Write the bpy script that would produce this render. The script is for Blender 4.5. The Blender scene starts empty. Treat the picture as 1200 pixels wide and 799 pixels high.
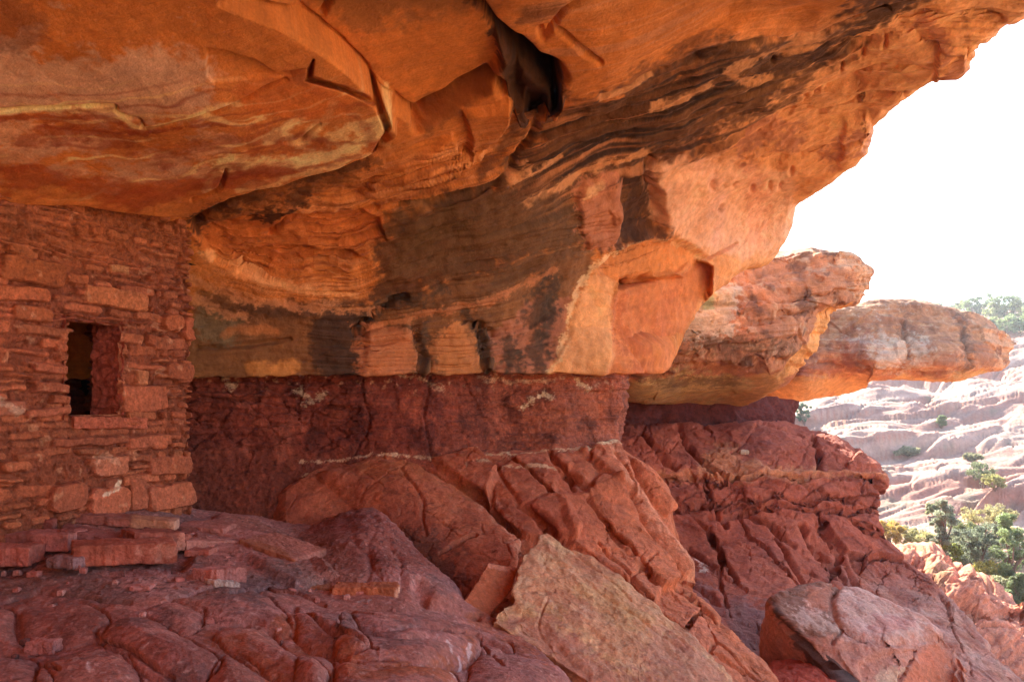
import bpy, math, random
import numpy as np
from mathutils import Vector

# ------------------------------------------------------------------ camera, sky, sun, exposure
SC = bpy.context.scene
COL = SC.collection
F, HZ, EYE = 942.0, 470.0, 1.6          # focal length and horizon in pixels of the 1200 px photograph, eye height (m)
cam_data = bpy.data.cameras.new("camera")
cam = bpy.data.objects.new("camera", cam_data)
COL.objects.link(cam)
cam.location = (0, 0, EYE)
cam.rotation_euler = (math.radians(90), 0, 0)
cam_data.sensor_width = 36
cam_data.lens = F / 1200 * 36
cam_data.shift_y = (HZ - 399.5) / 1200
cam_data.clip_start = 0.05
cam_data.clip_end = 3000
SC.camera = cam

SUN_AZ, SUN_EL = math.radians(-6), math.radians(31)   # azimuth from +Y, positive towards +X
sdir = Vector((math.sin(SUN_AZ) * math.cos(SUN_EL), math.cos(SUN_AZ) * math.cos(SUN_EL), math.sin(SUN_EL)))
world = bpy.data.worlds.new("World")
SC.world = world
world.use_nodes = True
wn = world.node_tree
bg = wn.nodes["Background"]
sky = wn.nodes.new("ShaderNodeTexSky")
sky.sky_type = 'NISHITA'
sky.sun_disc = False
sky.sun_elevation = SUN_EL
sky.sun_rotation = SUN_AZ
sky.dust_density = 2.5
sky.altitude = 1500
wn.links.new(sky.outputs[0], bg.inputs[0])
bg.inputs[1].default_value = 0.15
sun_data = bpy.data.lights.new("sun", 'SUN')
sun_data.energy = 5.0
sun_data.angle = math.radians(0.5)
sun_data.color = (1.0, 0.93, 0.82)
sun = bpy.data.objects.new("sun", sun_data)
COL.objects.link(sun)
sun.rotation_euler = (-sdir).to_track_quat('-Z', 'Y').to_euler()
SC.view_settings.view_transform = 'Standard'
SC.view_settings.look = 'None'
SC.view_settings.gamma = 1
SC.view_settings.exposure = 2.7
SC.render.engine = 'CYCLES'
SC.cycles.use_denoising = True
SC.cycles.max_bounces = 8
SC.cycles.diffuse_bounces = 6
SC.cycles.glossy_bounces = 2
SC.cycles.sample_clamp_indirect = 8

# ------------------------------------------------------------------ numeric helpers
rng = np.random.default_rng(7)
_perm = np.concatenate([np.random.default_rng(3).permutation(256)] * 3).astype(np.int32)
_g = np.random.default_rng(4).normal(size=(256, 3)); _g /= np.linalg.norm(_g, axis=1)[:, None]
_grad = _g.astype(np.float32)

def noise(p, seed=0):
    p = np.asarray(p, np.float32) + np.float32(seed * 17.37)
    i = np.floor(p).astype(np.int32)
    f = p - i
    i &= 255
    u = f * f * f * (f * (f * 6 - 15) + 10)
    out = 0
    for dx in (0, 1):
        hx = _perm[i[:, 0] + dx]
        wx = u[:, 0] if dx else 1 - u[:, 0]
        for dy in (0, 1):
            hy = _perm[hx + i[:, 1] + dy]
            wy = u[:, 1] if dy else 1 - u[:, 1]
            for dz in (0, 1):
                g = _grad[_perm[hy + i[:, 2] + dz]]
                wz = u[:, 2] if dz else 1 - u[:, 2]
                dot = g[:, 0] * (f[:, 0] - dx) + g[:, 1] * (f[:, 1] - dy) + g[:, 2] * (f[:, 2] - dz)
                out = out + dot * wx * wy * wz
    return out * 1.6

def fbm(p, oct=4, seed=0, gain=0.5, lac=2.03):
    a, s, t = 1.0, 0, 0
    p = np.asarray(p, np.float32)
    for k in range(oct):
        s = s + a * noise(p, seed + k); t += a
        a *= gain; p = p * lac
    return s / t * 1.5

def ridged(p, oct=4, seed=0):
    a, s, t = 1.0, 0, 0
    p = np.asarray(p, np.float32)
    for k in range(oct):
        s = s + a * (1 - np.abs(noise(p, seed + k)) * 2); t += a
        a *= 0.5; p = p * 2.1
    return s / t

def worley(p, seed=0):
    """distance to the nearest and second nearest feature point, and a random value of the nearest cell"""
    p = np.asarray(p, np.float32)
    i = np.floor(p).astype(np.int32)
    f1 = np.full(len(p), 9.0, np.float32); f2 = f1.copy(); idv = np.zeros(len(p), np.float32)
    for dx in (-1, 0, 1):
        for dy in (-1, 0, 1):
            for dz in (-1, 0, 1):
                c = i + (dx, dy, dz)
                h = _perm[_perm[_perm[(c[:, 0] + seed) & 255] + (c[:, 1] & 255)] + (c[:, 2] & 255)]
                q = c + np.stack([_perm[h], _perm[h + 85], _perm[h + 170]], 1) / 255.0
                d = np.linalg.norm(p - q, axis=1)
                near = d < f1
                f2 = np.where(near, f1, np.minimum(f2, d))
                idv = np.where(near, _perm[h + 40] / 255.0, idv)
                f1 = np.where(near, d, f1)
    return f1, f2, idv

def facets(p, seed=0, tilt=.5, step=.3):
    """broken rock: every cell is a flat face with its own height and lean; returns height and distance to the joint"""
    p = np.asarray(p, np.float32); i = np.floor(p).astype(np.int32)
    f1 = np.full(len(p), 9.0, np.float32); f2 = f1.copy(); h = np.zeros(len(p), np.float32)
    for dx in (-1, 0, 1):
        for dy in (-1, 0, 1):
            for dz in (-1, 0, 1):
                c = i + (dx, dy, dz)
                k = _perm[_perm[_perm[(c[:, 0] + seed) & 255] + (c[:, 1] & 255)] + (c[:, 2] & 255)]
                v = p - (c + np.stack([_perm[k], _perm[k + 85], _perm[k + 170]], 1) / 255.0)
                d = np.linalg.norm(v, axis=1); near = d < f1
                f2 = np.where(near, f1, np.minimum(f2, d))
                hh = step * (_perm[k + 40] / 255.0 - .5) + tilt * (v * _grad[_perm[k + 99]]).sum(1)
                h = np.where(near, hh, h); f1 = np.where(near, d, f1)
    return h, f2 - f1

def sstep(a, b, x):
    t = np.clip((x - a) / (b - a), 0, 1)
    return t * t * (3 - 2 * t)

def lin(c):
    c = np.asarray(c, float) / 255
    return np.where(c <= 0.04045, c / 12.92, ((c + 0.055) / 1.055) ** 2.4)

def P(px, py, d):
    px, py, d = np.broadcast_arrays(np.asarray(px, float), np.asarray(py, float), np.asarray(d, float))
    return np.stack([(px - 600) / F * d, d, EYE + (HZ - py) / F * d], -1)

def tps(pts, vals, reg=1e-6):
    pts = np.asarray(pts, float) / 1000; vals = np.asarray(vals, float)
    n = len(pts)
    def U(r2): return 0.5 * r2 * np.log(r2 + 1e-12)
    K = U(((pts[:, None] - pts[None]) ** 2).sum(-1)) + reg * np.eye(n)
    Q = np.c_[np.ones(n), pts]
    A = np.block([[K, Q], [Q.T, np.zeros((3, 3))]])
    w = np.linalg.solve(A, np.r_[vals, 0, 0, 0])
    def ev(x, y):
        X = np.c_[np.ravel(x), np.ravel(y)] / 1000
        out = w[n] + X @ w[n + 1:]
        for k in range(n):
            out = out + w[k] * U(((X - pts[k]) ** 2).sum(1))
        return out.reshape(np.shape(x))
    return ev

def smooth(pts, n=5, closed=False):
    p = np.asarray(pts, float)
    if len(p) < 3: return p
    if closed: q = np.vstack([p[-1], p, p[0], p[1]])
    else: q = np.vstack([2 * p[0] - p[1], p, 2 * p[-1] - p[-2]])
    out = []
    for i in range(1, len(q) - 2):
        a, b, c, d = q[i - 1:i + 3]
        for t in np.arange(n) / n:
            out.append(0.5 * ((2 * b) + (c - a) * t + (2 * a - 5 * b + 4 * c - d) * t * t + (3 * b - a - 3 * c + d) * t ** 3))
    if not closed: out.append(p[-1])
    return np.array(out)

def pdist(X, Y, pts, closed=False):
    p = np.asarray(pts, float)
    q = np.vstack([p, p[:1]]) if closed else p
    d = np.full(X.shape, 1e9)
    for a, b in zip(q[:-1], q[1:]):
        e = b - a; L = (e ** 2).sum() + 1e-9
        t = np.clip(((X - a[0]) * e[0] + (Y - a[1]) * e[1]) / L, 0, 1)
        d = np.minimum(d, (X - a[0] - t * e[0]) ** 2 + (Y - a[1] - t * e[1]) ** 2)
    return np.sqrt(d)

def pinside(X, Y, pts):
    p = np.asarray(pts, float); q = np.roll(p, -1, 0)
    r = np.zeros(X.shape, bool)
    for a, b in zip(p, q):
        if a[1] == b[1]: continue
        c = (a[1] > Y) != (b[1] > Y)
        r ^= c & (X < (b[0] - a[0]) * (Y - a[1]) / (b[1] - a[1]) + a[0])
    return r

def resample(pts, n, power=None):
    p = np.asarray(pts, float)
    s = np.r_[0, np.cumsum(np.linalg.norm(np.diff(p, axis=0), axis=1))]
    t = np.linspace(0, s[-1], n)
    return np.stack([np.interp(t, s, p[:, k]) for k in range(p.shape[1])], 1)

# ------------------------------------------------------------------ surfaces
def grid_faces(nr, nc, wrap=False, flip=False):
    i = np.arange(nr - 1)[:, None]; j = np.arange(nc if wrap else nc - 1)[None]
    j2 = (j + 1) % nc
    f = np.stack([i * nc + j, i * nc + j2, (i + 1) * nc + j2, (i + 1) * nc + j], -1).reshape(-1, 4)
    return f[:, ::-1] if flip else f

def vnormals(pos, faces):
    a, b, c, d = (pos[faces[:, k]] for k in range(4))
    n = np.cross(c - a, d - b)
    out = np.zeros_like(pos)
    for k in range(4):
        for ax in range(3):
            out[:, ax] += np.bincount(faces[:, k], n[:, ax], len(pos))
    return out / (np.linalg.norm(out, axis=1)[:, None] + 1e-12)

class Surf:
    """a rock surface: vertices that can be carved (disp, metres along the normal) and coloured (col, albedo with some light and shade painted in)"""
    def __init__(s, pos, faces, px=None, py=None, col=(180, 110, 70)):
        s.pos, s.faces = np.asarray(pos, float), np.asarray(faces)
        n = len(s.pos)
        if px is None:
            d = np.maximum(s.pos[:, 1], 0.3)
            px = 600 + s.pos[:, 0] / d * F; py = HZ - (s.pos[:, 2] - EYE) / d * F
        s.px, s.py = np.ravel(px), np.ravel(py)
        s.disp = np.zeros(n); s.col = np.tile(lin(col), (n, 1)); s.keep = np.ones(len(s.faces), bool)
        s.nrm = vnormals(s.pos, s.faces)
        s._c = {}
        s.w1 = fbm(s.pos * 2.3, 4, 11); s.w2 = fbm(s.pos * 2.3, 4, 23)
    def n(s, f, oct=4, seed=0, sc=(1, 1, 1)):
        k = (f, oct, seed, sc)
        if k not in s._c: s._c[k] = fbm(s.pos * np.array(sc) * f, oct, seed)
        return s._c[k]
    def apply(s):
        s.pos = s.pos + s.nrm * s.disp[:, None]; s.disp[:] = 0
        s.nrm = vnormals(s.pos, s.faces)
    def sub(s, pts, m):
        p = np.asarray(pts, float); lo, hi = p.min(0) - m, p.max(0) + m
        return np.nonzero((s.px > lo[0]) & (s.px < hi[0]) & (s.py > lo[1]) & (s.py < hi[1]))[0]
    def xy(s, i, wa): return s.px[i] + wa * 1.6 * s.w1[i], s.py[i] + wa * 1.6 * s.w2[i]
    # geometry
    def crack(s, pts, w=3, depth=0.06, wa=3, sm=True, fade=True, vary=0.4):
        p = smooth(pts) if sm else np.asarray(pts, float)
        i = s.sub(p, 4 * w + 3 * wa)
        if not len(i): return
        X, Y = s.xy(i, wa)
        k = 1 + vary * s.n(3.1, 2, 5)[i]
        prof = np.exp(-(pdist(X, Y, p) / (w * k)) ** 2)
        s.disp[i] -= depth * prof
    def groove(s, pts, w=6, depth=0.06, wa=3):           # one-sided step: steep on the left of the travel direction
        p = smooth(pts); i = s.sub(p, 5 * w + 3 * wa)
        if not len(i): return
        X, Y = s.xy(i, wa); d = pdist(X, Y, p)
        s.disp[i] -= depth * np.exp(-np.abs(d) / w)
    def plate(s, pts, h=0.05, soft=3, wa=3, sm=False, tilt=(0, 0)):
        p = smooth(pts, closed=True) if sm else np.asarray(pts, float)
        i = s.sub(p, soft + 4 * wa)
        if not len(i): return
        X, Y = s.xy(i, wa)
        sd = pdist(X, Y, p, True) * np.where(pinside(X, Y, p), 1, -1)
        c = p.mean(0)
        if abs(h) > .2:                                     # deep pockets go straight in
            v = s.pos[i] - np.array([0, 0, EYE]); v /= np.linalg.norm(v, axis=1)[:, None]
            s.pos[i] -= v * (sstep(-soft, soft, sd) * (h + tilt[0] * (X - c[0]) / 100))[:, None]; return
        s.disp[i] += sstep(-soft, soft, sd) * (h + tilt[0] * (X - c[0]) / 100 + tilt[1] * (Y - c[1]) / 100)
    def dome(s, pts, h=0.12, w=18, wa=4, sm=True):
        p = smooth(pts, closed=True) if sm else np.asarray(pts, float)
        i = s.sub(p, 4 * wa)
        if not len(i): return
        X, Y = s.xy(i, wa)
        sd = np.where(pinside(X, Y, p), pdist(X, Y, p, True), 0)
        s.disp[i] += h * (1 - np.exp(-sd / w))
    # colour
    def _mix(s, i, a, c):
        a = np.clip(a, 0, 1)[:, None]
        s.col[i] = s.col[i] * (1 - a) + lin(c) * a
    def fill(s, pts, c, op=1, feather=6, k=0.35, f=9, wa=5, sm=True):
        p = smooth(pts, closed=True) if sm else np.asarray(pts, float)
        i = s.sub(p, feather * 2 + 4 * wa)
        if not len(i): return
        X, Y = s.xy(i, wa)
        sd = pdist(X, Y, p, True) * np.where(pinside(X, Y, p), 1, -1)
        a = 0.5 + sd / (2 * feather)
        a = sstep(0.2, 0.8, np.clip(a, -.3, 1.3) + k * (s.n(f, 4, 31)[i] + .6 * s.n(f * 4.7, 3, 32)[i]))
        s._mix(i, a * op, c)
    def stroke(s, pts, w, c, op=1, k=0.5, f=9, wa=4, soft=0.5, sm=True):
        p = smooth(pts) if sm else np.asarray(pts, float)
        i = s.sub(p, 2.5 * w + 4 * wa)
        if not len(i): return
        X, Y = s.xy(i, wa)
        a = 1 - pdist(X, Y, p) / (2 * w)
        a = sstep(0.5 - soft / 2, 0.5 + soft / 2, a + k * (s.n(f, 4, 37)[i] + .7 * s.n(f * 4.3, 3, 38)[i]))
        a *= pdist(X, Y, p) < 2.4 * w
        s._mix(i, a * op, c)
    def tint(s, mask, c): s._mix(np.arange(len(s.pos)), mask, c)
    def mottle(s, amp=0.18, seed=0):
        m = 1 + amp * s.n(1.7, 4, 41 + seed) + amp * .8 * s.n(9, 4, 43 + seed)
        s.col *= np.clip(m, .4, 1.7)[:, None]
        h = s.n(3.3, 3, 47 + seed) * amp * 0.5
        s.col[:, 0] *= 1 + h * .3; s.col[:, 2] *= 1 - h
    grade = (1, 1, 1)
    def build(s, name, mat, parent=None, origin=None):
        s.col = s.col * np.array(s.grade)
        pos = s.pos + s.nrm * s.disp[:, None]
        f = s.faces[s.keep]
        o = np.zeros(3) if origin is None else np.asarray(origin, float)
        return mesh(name, pos - o, f, mat, s.col, parent, o)

def mesh(name, pos, faces, mat, col=None, parent=None, loc=(0, 0, 0), smooth_shade=True):
    me = bpy.data.meshes.new(name)
    faces = np.asarray(faces); nf, k = faces.shape
    used = np.unique(faces); remap = np.zeros(len(pos), np.int64); remap[used] = np.arange(len(used))
    faces = remap[faces]; pos = np.asarray(pos)[used]
    me.vertices.add(len(pos)); me.vertices.foreach_set("co", np.ascontiguousarray(pos, np.float32).ravel())
    me.loops.add(nf * k); me.loops.foreach_set("vertex_index", faces.astype(np.int32).ravel())
    me.polygons.add(nf); me.polygons.foreach_set("loop_start", (np.arange(nf) * k).astype(np.int32))
    me.update(calc_edges=True)
    if smooth_shade: me.polygons.foreach_set("use_smooth", np.ones(nf, bool))
    if col is not None:
        c = np.asarray(col, float)[used]
        at = me.color_attributes.new("tone", 'FLOAT_COLOR', 'POINT')
        at.data.foreach_set("color", np.c_[np.clip(c, 0.004, 0.85), np.ones(len(c))].astype(np.float32).ravel())
    me.materials.append(mat)
    o = bpy.data.objects.new(name, me)
    o.location = loc
    COL.objects.link(o)
    if parent: o.parent = parent
    return o

def tag(o, label=None, cat=None, group=None, kind=None):
    for k, v in (("label", label), ("category", cat), ("group", group), ("kind", kind)):
        if v: o[k] = v
    return o

def empty(name, loc=(0, 0, 0)):
    o = bpy.data.objects.new(name, None); o.location = loc; o.empty_display_size = .1
    COL.objects.link(o); return o

def patch(top, bot, dpts, nu, nv, col, ext_top=(), ext_bot=(), ext_left=(), ext_right=(), roll=None, smc=True, tpow=1.0, rollmask=None):
    """rock face between two outlines; dpts are (px, py, distance) samples of its real distance; the ext offsets (metres) carry it on round
    its edges, out of sight, as a solid would"""
    tp = resample(smooth(top) if smc else top, nu); bt = resample(smooth(bot) if smc else bot, nu)
    v = (np.linspace(0, 1, nv) ** tpow)[:, None, None]
    g = tp[None] * (1 - v) + bt[None] * v
    X, Y = g[..., 0], g[..., 1]
    dp = np.asarray(dpts, float)
    inv = tps(dp[:, :2], 1 / dp[:, 2])(X, Y)
    D = 1 / np.clip(inv, 1 / 200, 1 / 1.2)
    if roll is not None:                                   # (edge, amount m, width in t)
        for e, amt, wd in roll:
            t = np.linspace(0, 1, nv)[:, None]; u = np.linspace(0, 1, nu)[None]
            x = {'top': t, 'bot': 1 - t, 'left': u, 'right': 1 - u}[e] / wd
            x = np.clip(1 - x, 0, 1)
            D = D + amt * (1 - np.sqrt(np.clip(1 - x * x, 0, 1))) * (1 if rollmask is None else rollmask(X))
    pos = P(X, Y, D)
    def more(edge, offs, sub=5):
        out = []; prev = np.zeros(3)
        for o in offs:
            o = np.asarray(o, float)
            for q in np.arange(1, sub + 1) / sub: out.append(edge + prev + (o - prev) * q)
            prev = o
        return out
    rows = [pos[i] for i in range(nv)]; nt = len(ext_top) * 5; nb = len(ext_bot) * 5
    if ext_top: rows = more(rows[0], ext_top)[::-1] + rows
    if ext_bot: rows = rows + more(rows[-1], ext_bot)
    G = np.stack(rows)
    PX = np.pad(X, ((nt, nb), (0, 0)), mode='edge'); PY = np.pad(Y, ((nt, nb), (0, 0)), mode='edge')
    if ext_left or ext_right:
        cols = [G]
        if ext_left:
            e = more(G[:, 0], ext_left)[::-1]; cols.insert(0, np.stack(e, 1)); PX = np.pad(PX, ((0, 0), (len(e), 0)), mode='edge'); PY = np.pad(PY, ((0, 0), (len(e), 0)), mode='edge')
        if ext_right:
            e = more(G[:, -1], ext_right); cols.append(np.stack(e, 1)); PX = np.pad(PX, ((0, 0), (0, len(e))), mode='edge'); PY = np.pad(PY, ((0, 0), (0, len(e))), mode='edge')
        G = np.concatenate(cols, 1)
    nr, nc = G.shape[:2]
    s = Surf(G.reshape(-1, 3), grid_faces(nr, nc, flip=True), PX, PY, col)
    mid = slice(None)
    if np.median(((np.array([0, 0, EYE]) - s.pos) * s.nrm).sum(1)) < 0:
        s.faces = s.faces[:, ::-1]; s.nrm = -s.nrm
    s.shape = (nr, nc)
    return s

def prism(outline, thick, ns=160, nr=40, nside=14, bev=0.03, bulge=0.0, col=(170, 100, 70), sm=0, rough=0.012, rf=6, oct=4, chip=0., chipf=9., ):
    """a solid slab: planar outline (N,3) seen from above or in front, swept along thick, with worn edges"""
    o = np.asarray(outline, float)
    if sm: o = smooth(o, sm, True)
    o = resample(np.vstack([o, o[:1]]), ns + 1)[:-1]
    c = o.mean(0)
    if chip: o = c + (o - c) * (1 - chip * np.clip(fbm(o * chipf, 4, 77) + .25, 0, 2) / np.linalg.norm(o - c, axis=1))[:, None]
    th = np.asarray(thick, float); T = np.linalg.norm(th); up = -th / T
    R = np.linalg.norm(o - c, axis=1)[:, None]
    bev = min(bev, T * .45)
    rings = []
    for r in np.linspace(0.0, 1, nr, endpoint=False):
        rings.append(c + (o - c) * (r * (1 - bev / R)) + up * bulge * (1 - r * r))
    for a in np.linspace(0, math.pi / 2, 6):
        rings.append(c + (o - c) * (1 - bev * (1 - math.sin(a)) / R) - up * bev * (1 - math.cos(a)))
    for t in np.linspace(0, 1, nside)[1:-1]:
        rings.append(o - up * (bev + (T - 2 * bev) * t))
    for a in np.linspace(math.pi / 2, 0, 5):
        rings.append(c + (o - c) * (1 - bev * (1 - math.sin(a)) / R) - up * (T - bev * (1 - math.cos(a))))
    for r in np.linspace(1, 0, 8)[1:]:
        rings.append(c + (o - c) * (r * (1 - bev / R)) - up * T)
    G = np.stack(rings); n1, n2 = G.shape[:2]
    f = grid_faces(n1, n2, wrap=True)
    s = Surf(G.reshape(-1, 3), f, None, None, col)
    if ((s.pos - s.pos.mean(0)) * s.nrm).sum(1).mean() < 0:
        s.faces = s.faces[:, ::-1]; s.nrm = -s.nrm
    if rough: s.disp += rough * fbm(s.pos * rf, oct, 3) + rough * .9 * fbm(s.pos * rf * 3.7, 3, 9)
    s.rings = np.repeat(np.arange(n1), n2); s.ntop = nr
    return s

# ------------------------------------------------------------------ materials
def rock_mat(name, s1=30, s2=130, bump=0.35, var=0.25, rough=0.92, dist=0.02, streak=None):
    m = bpy.data.materials.new(name); m.use_nodes = True
    t = m.node_tree; N = t.nodes; L = t.links
    b = N["Principled BSDF"]; b.inputs["Roughness"].default_value = rough
    b.inputs["Specular IOR Level"].default_value = 0.25
    at = N.new("ShaderNodeAttribute"); at.attribute_name = "tone"
    tc = N.new("ShaderNodeTexCoord")
    mp = N.new("ShaderNodeMapping"); L.new(tc.outputs["Object"], mp.inputs[0])
    if streak: mp.inputs["Scale"].default_value = streak
    n1 = N.new("ShaderNodeTexNoise"); n1.inputs["Scale"].default_value = s1; n1.inputs["Detail"].default_value = 8; n1.inputs["Roughness"].default_value = 0.68
    n2 = N.new("ShaderNodeTexNoise"); n2.inputs["Scale"].default_value = s2; n2.inputs["Detail"].default_value = 4; n2.inputs["Roughness"].default_value = 0.7
    L.new(mp.outputs[0], n1.inputs["Vector"]); L.new(tc.outputs["Object"], n2.inputs["Vector"])
    r1 = N.new("ShaderNodeMapRange"); r1.inputs[1].default_value = .3; r1.inputs[2].default_value = .7; r1.inputs[3].default_value = 1 - var; r1.inputs[4].default_value = 1 + var
    r2 = N.new("ShaderNodeMapRange"); r2.inputs[1].default_value = .3; r2.inputs[2].default_value = .7; r2.inputs[3].default_value = 1 - var * .7; r2.inputs[4].default_value = 1 + var * .7
    L.new(n1.outputs["Fac"], r1.inputs[0]); L.new(n2.outputs["Fac"], r2.inputs[0])
    mu = N.new("ShaderNodeMath"); mu.operation = 'MULTIPLY'; L.new(r1.outputs[0], mu.inputs[0]); L.new(r2.outputs[0], mu.inputs[1])
    vm = N.new("ShaderNodeVectorMath"); vm.operation = 'SCALE'; L.new(at.outputs["Color"], vm.inputs[0]); L.new(mu.outputs[0], vm.inputs["Scale"])
    L.new(vm.outputs[0], b.inputs["Base Color"])
    ad = N.new("ShaderNodeMath"); ad.operation = 'MULTIPLY_ADD'; ad.inputs[1].default_value = 0.35
    L.new(n2.outputs["Fac"], ad.inputs[0]); L.new(n1.outputs["Fac"], ad.inputs[2])
    bp = N.new("ShaderNodeBump"); bp.inputs["Strength"].default_value = bump; bp.inputs["Distance"].default_value = dist
    L.new(ad.outputs[0], bp.inputs["Height"]); L.new(bp.outputs[0], b.inputs["Normal"])
    return m

M_CEIL = rock_mat("varnished_sandstone", 12, 60, 0.7, 0.17, dist=.03)
M_WALL = rock_mat("crumbly_red_shale", 20, 50, 1.0, 0.45, dist=0.03)
M_RED = rock_mat("red_slickrock", 16, 60, 1.0, 0.34, dist=.03)
M_FLOOR = rock_mat("dusty_slickrock", 22, 60, 1.0, 0.36, dist=.03)
M_MASON = rock_mat("masonry_stone", 24, 58, 1.0, 0.40, dist=.03)
M_SLAB = rock_mat("fallen_sandstone", 24, 70, 0.9, 0.27, dist=.025)
M_LEDGE = rock_mat("weathered_sandstone", 7, 45, 0.6, 0.3, dist=0.05)
M_FAR = rock_mat("canyon_slickrock", 1.2, 9, 0.5, 0.22, dist=0.15)
# ------------------------------------------------------------------ the alcove roof
OR, VAR, CREAM = (206, 126, 60), (84, 58, 42), (244, 208, 146)
def build_ceiling():
    top = [(-70, -45), (300, -45), (800, -45), (1290, -60)]
    bot = [(-70, 446), (0, 446), (230, 443), (400, 439), (600, 437), (735, 437), (774, 437), (789, 420), (803, 392), (821, 356), (838, 335), (862, 319),
           (890, 310), (908, 297), (921, 275), (927, 252), (933, 238), (960, 217), (990, 199), (1013, 180), (1021, 157), (1040, 138), (1062, 118), (1080, 105), (1098, 92), (1131, 74), (1140, 52), (1165, 30), (1192, 12), (1210, -15), (1240, -35), (1290, -56)]
    dp = [(-250, -150, 2.9), (300, -150, 3.1), (800, -150, 3.9), (1350, -150, 4.6), (1350, -90, 4.9), (-250, 150, 3.9), (-250, 262, 4.7), (-250, 440, 5.8),
          (0, 0, 3.65), (0, 120, 4.25), (0, 200, 4.85), (0, 245, 5.25), (0, 300, 6.0), (0, 440, 6.5), (120, 300, 6.3), (230, 0, 3.9), (230, 120, 4.6), (230, 240, 6.1), (230, 320, 6.9), (230, 390, 7.25), (230, 443, 7.3),
          (450, 0, 4.2), (450, 130, 5.25), (450, 240, 6.6), (450, 330, 7.5), (450, 400, 7.85), (450, 437, 7.85), (330, 440, 7.55),
          (650, 0, 4.4), (650, 120, 5.8), (650, 240, 7.6), (650, 330, 8.45), (650, 380, 8.6), (650, 437, 8.6), (560, 437, 8.3), (735, 437, 9.0), (735, 350, 9.2), (700, 290, 8.7), (760, 250, 8.9), (760, 150, 6.95), (760, 0, 4.7),
          (850, 0, 4.9), (850, 100, 6.5), (850, 200, 9.0), (860, 280, 10.5), (830, 330, 10.3), (790, 420, 9.9), (933, 240, 10.5), (905, 297, 11.0),
          (1000, 100, 7.4), (1015, 178, 8.9), (1000, 0, 5.2), (1131, 74, 6.8), (1130, 0, 5.6), (1062, 118, 7.7), (1200, 5, 5.9)]
    s = patch(top, bot, dp, 1080, 520, OR,
              ext_top=[(0, -1, .3), (0, -4, .6), (0, -10, .5)],
              ext_bot=[(.05, .1, .3), (-.4, .3, .8), (-2.5, .8, 1.4), (-14, 2, 2.0)],
              ext_left=[(-1.2, 0, -.2), (-2, 0, -3), (-2.3, 0, -7)], ext_right=[(.2, -3, .1), (.3, -9, .3)],
              roll=[('bot', .35, .05)], rollmask=lambda x: sstep(800, 850, x))
    # bedding: S grows from the seam up to the roof; every traced bedding line has one value
    lines = {0: [(-200, 446), (0, 445), (230, 443), (400, 438), (600, 436), (735, 437), (780, 437)],
             1: [(230, 395), (300, 388), (420, 396), (540, 385), (620, 370), (690, 320), (780, 300), (850, 300)],
             2: [(225, 325), (280, 340), (350, 352), (450, 345), (520, 322), (600, 305), (690, 283), (760, 268), (840, 240), (925, 262)],
             3: [(225, 285), (260, 308), (330, 325), (420, 318), (490, 290), (560, 268), (650, 238), (720, 208), (800, 185), (870, 160), (950, 130), (1062, 110)],
             4: [(-200, 262), (0, 262), (150, 270), (230, 258), (330, 240), (440, 238), (520, 222), (590, 200), (650, 172), (740, 138), (850, 98), (1000, 52), (1100, 30)],
             5: [(-200, 240), (0, 240), (220, 240), (330, 205), (420, 190), (480, 165), (560, 148), (640, 115), (700, 92), (800, 62), (950, 30), (1060, -5)],
             6.2: [(-200, 170), (0, 165), (200, 160), (400, 90), (560, 50), (700, 20), (900, -40)]}
    pts = [(x, y) for v in lines.values() for x, y in v]; vals = [k for k, v in lines.items() for _ in v]
    S = tps(pts, vals, 1e-4)(s.px, s.py)
    s.S = S
    t_ = np.repeat(np.linspace(0, 1, s.shape[0]), s.shape[1]); s.pos[:, 2] += sstep(.93, 1.0, t_) * sstep(800, 740, s.px) * (.035 * s.n(2.5, 3, 120) + .03 * s.n(9, 3, 121))
    along = s.px / 300.0
    # broad lumps
    rightness = sstep(380, 700, s.px)
    lower = sstep(5.3, 4.4, S)
    s.disp += .10 * s.n(.7, 3, 2) * (0.4 + .6 * rightness)
    s.disp += .03 * s.n(2.2, 4, 6) * (.25 + .75 * lower)
    # thin beds: fine ledges that follow S
    def bed(fr, al, seed, oct=3): return fbm(np.c_[S * fr, along * al, S * .3], oct, seed)
    b1 = bed(5, .8, 3); b2 = bed(17, 1.6, 5); b3 = bed(40, 3, 8)
    st = np.clip(b1 * 3, -1, 1) * .05 + b2 * .035 + b3 * .014
    zone = lower * sstep(215, 300, s.px + (s.py - 240) * .2)
    face = sstep(740, 790, s.px) * sstep(170, 205, s.py) * sstep(960, 930, s.px)
    pale = sstep(632, 660, s.px) * sstep(285, 300, s.py)
    s.disp += st * zone * (0.55 + .45 * s.n(1.1, 2, 60)) * (1 - .8 * face) * (1 - .75 * pale) * (1 - .3 * sstep(760, 900, s.px)) * (.15 + .85 * sstep(330, 450, s.px)) * (1 - .8 * sstep(690, 725, s.px) * sstep(205, 215, s.py) * sstep(300, 285, s.py))
    s.disp += .035 * (ridged(s.pos * 1.3, 4, 15) - .5) * sstep(700, 860, s.px) * (1 - .7 * face)
    s.apply()
    # flakes and plates
    p1 = [(-300, -200), (268, -200), (268, -5), (330, 18), (380, 45), (420, 78), (448, 112), (464, 146), (452, 162), (420, 176), (330, 203), (268, 217), (220, 243), (100, 226), (-300, 212)]
    s.plate(p1, .10, 2.5, 2)
    s.plate([(540, -10), (582, 36), (588, 80), (566, 106), (520, 136), (494, 152), (470, 132), (440, 98), (400, 58), (345, 18), (290, -12)], -.10, 3, 2)
    s.plate([(240, 40), (258, 42), (290, 52), (318, 66), (352, 60), (336, 68), (248, 79), (240, 70)], -.035, 1.8, 1, tilt=(0, .1))
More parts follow.
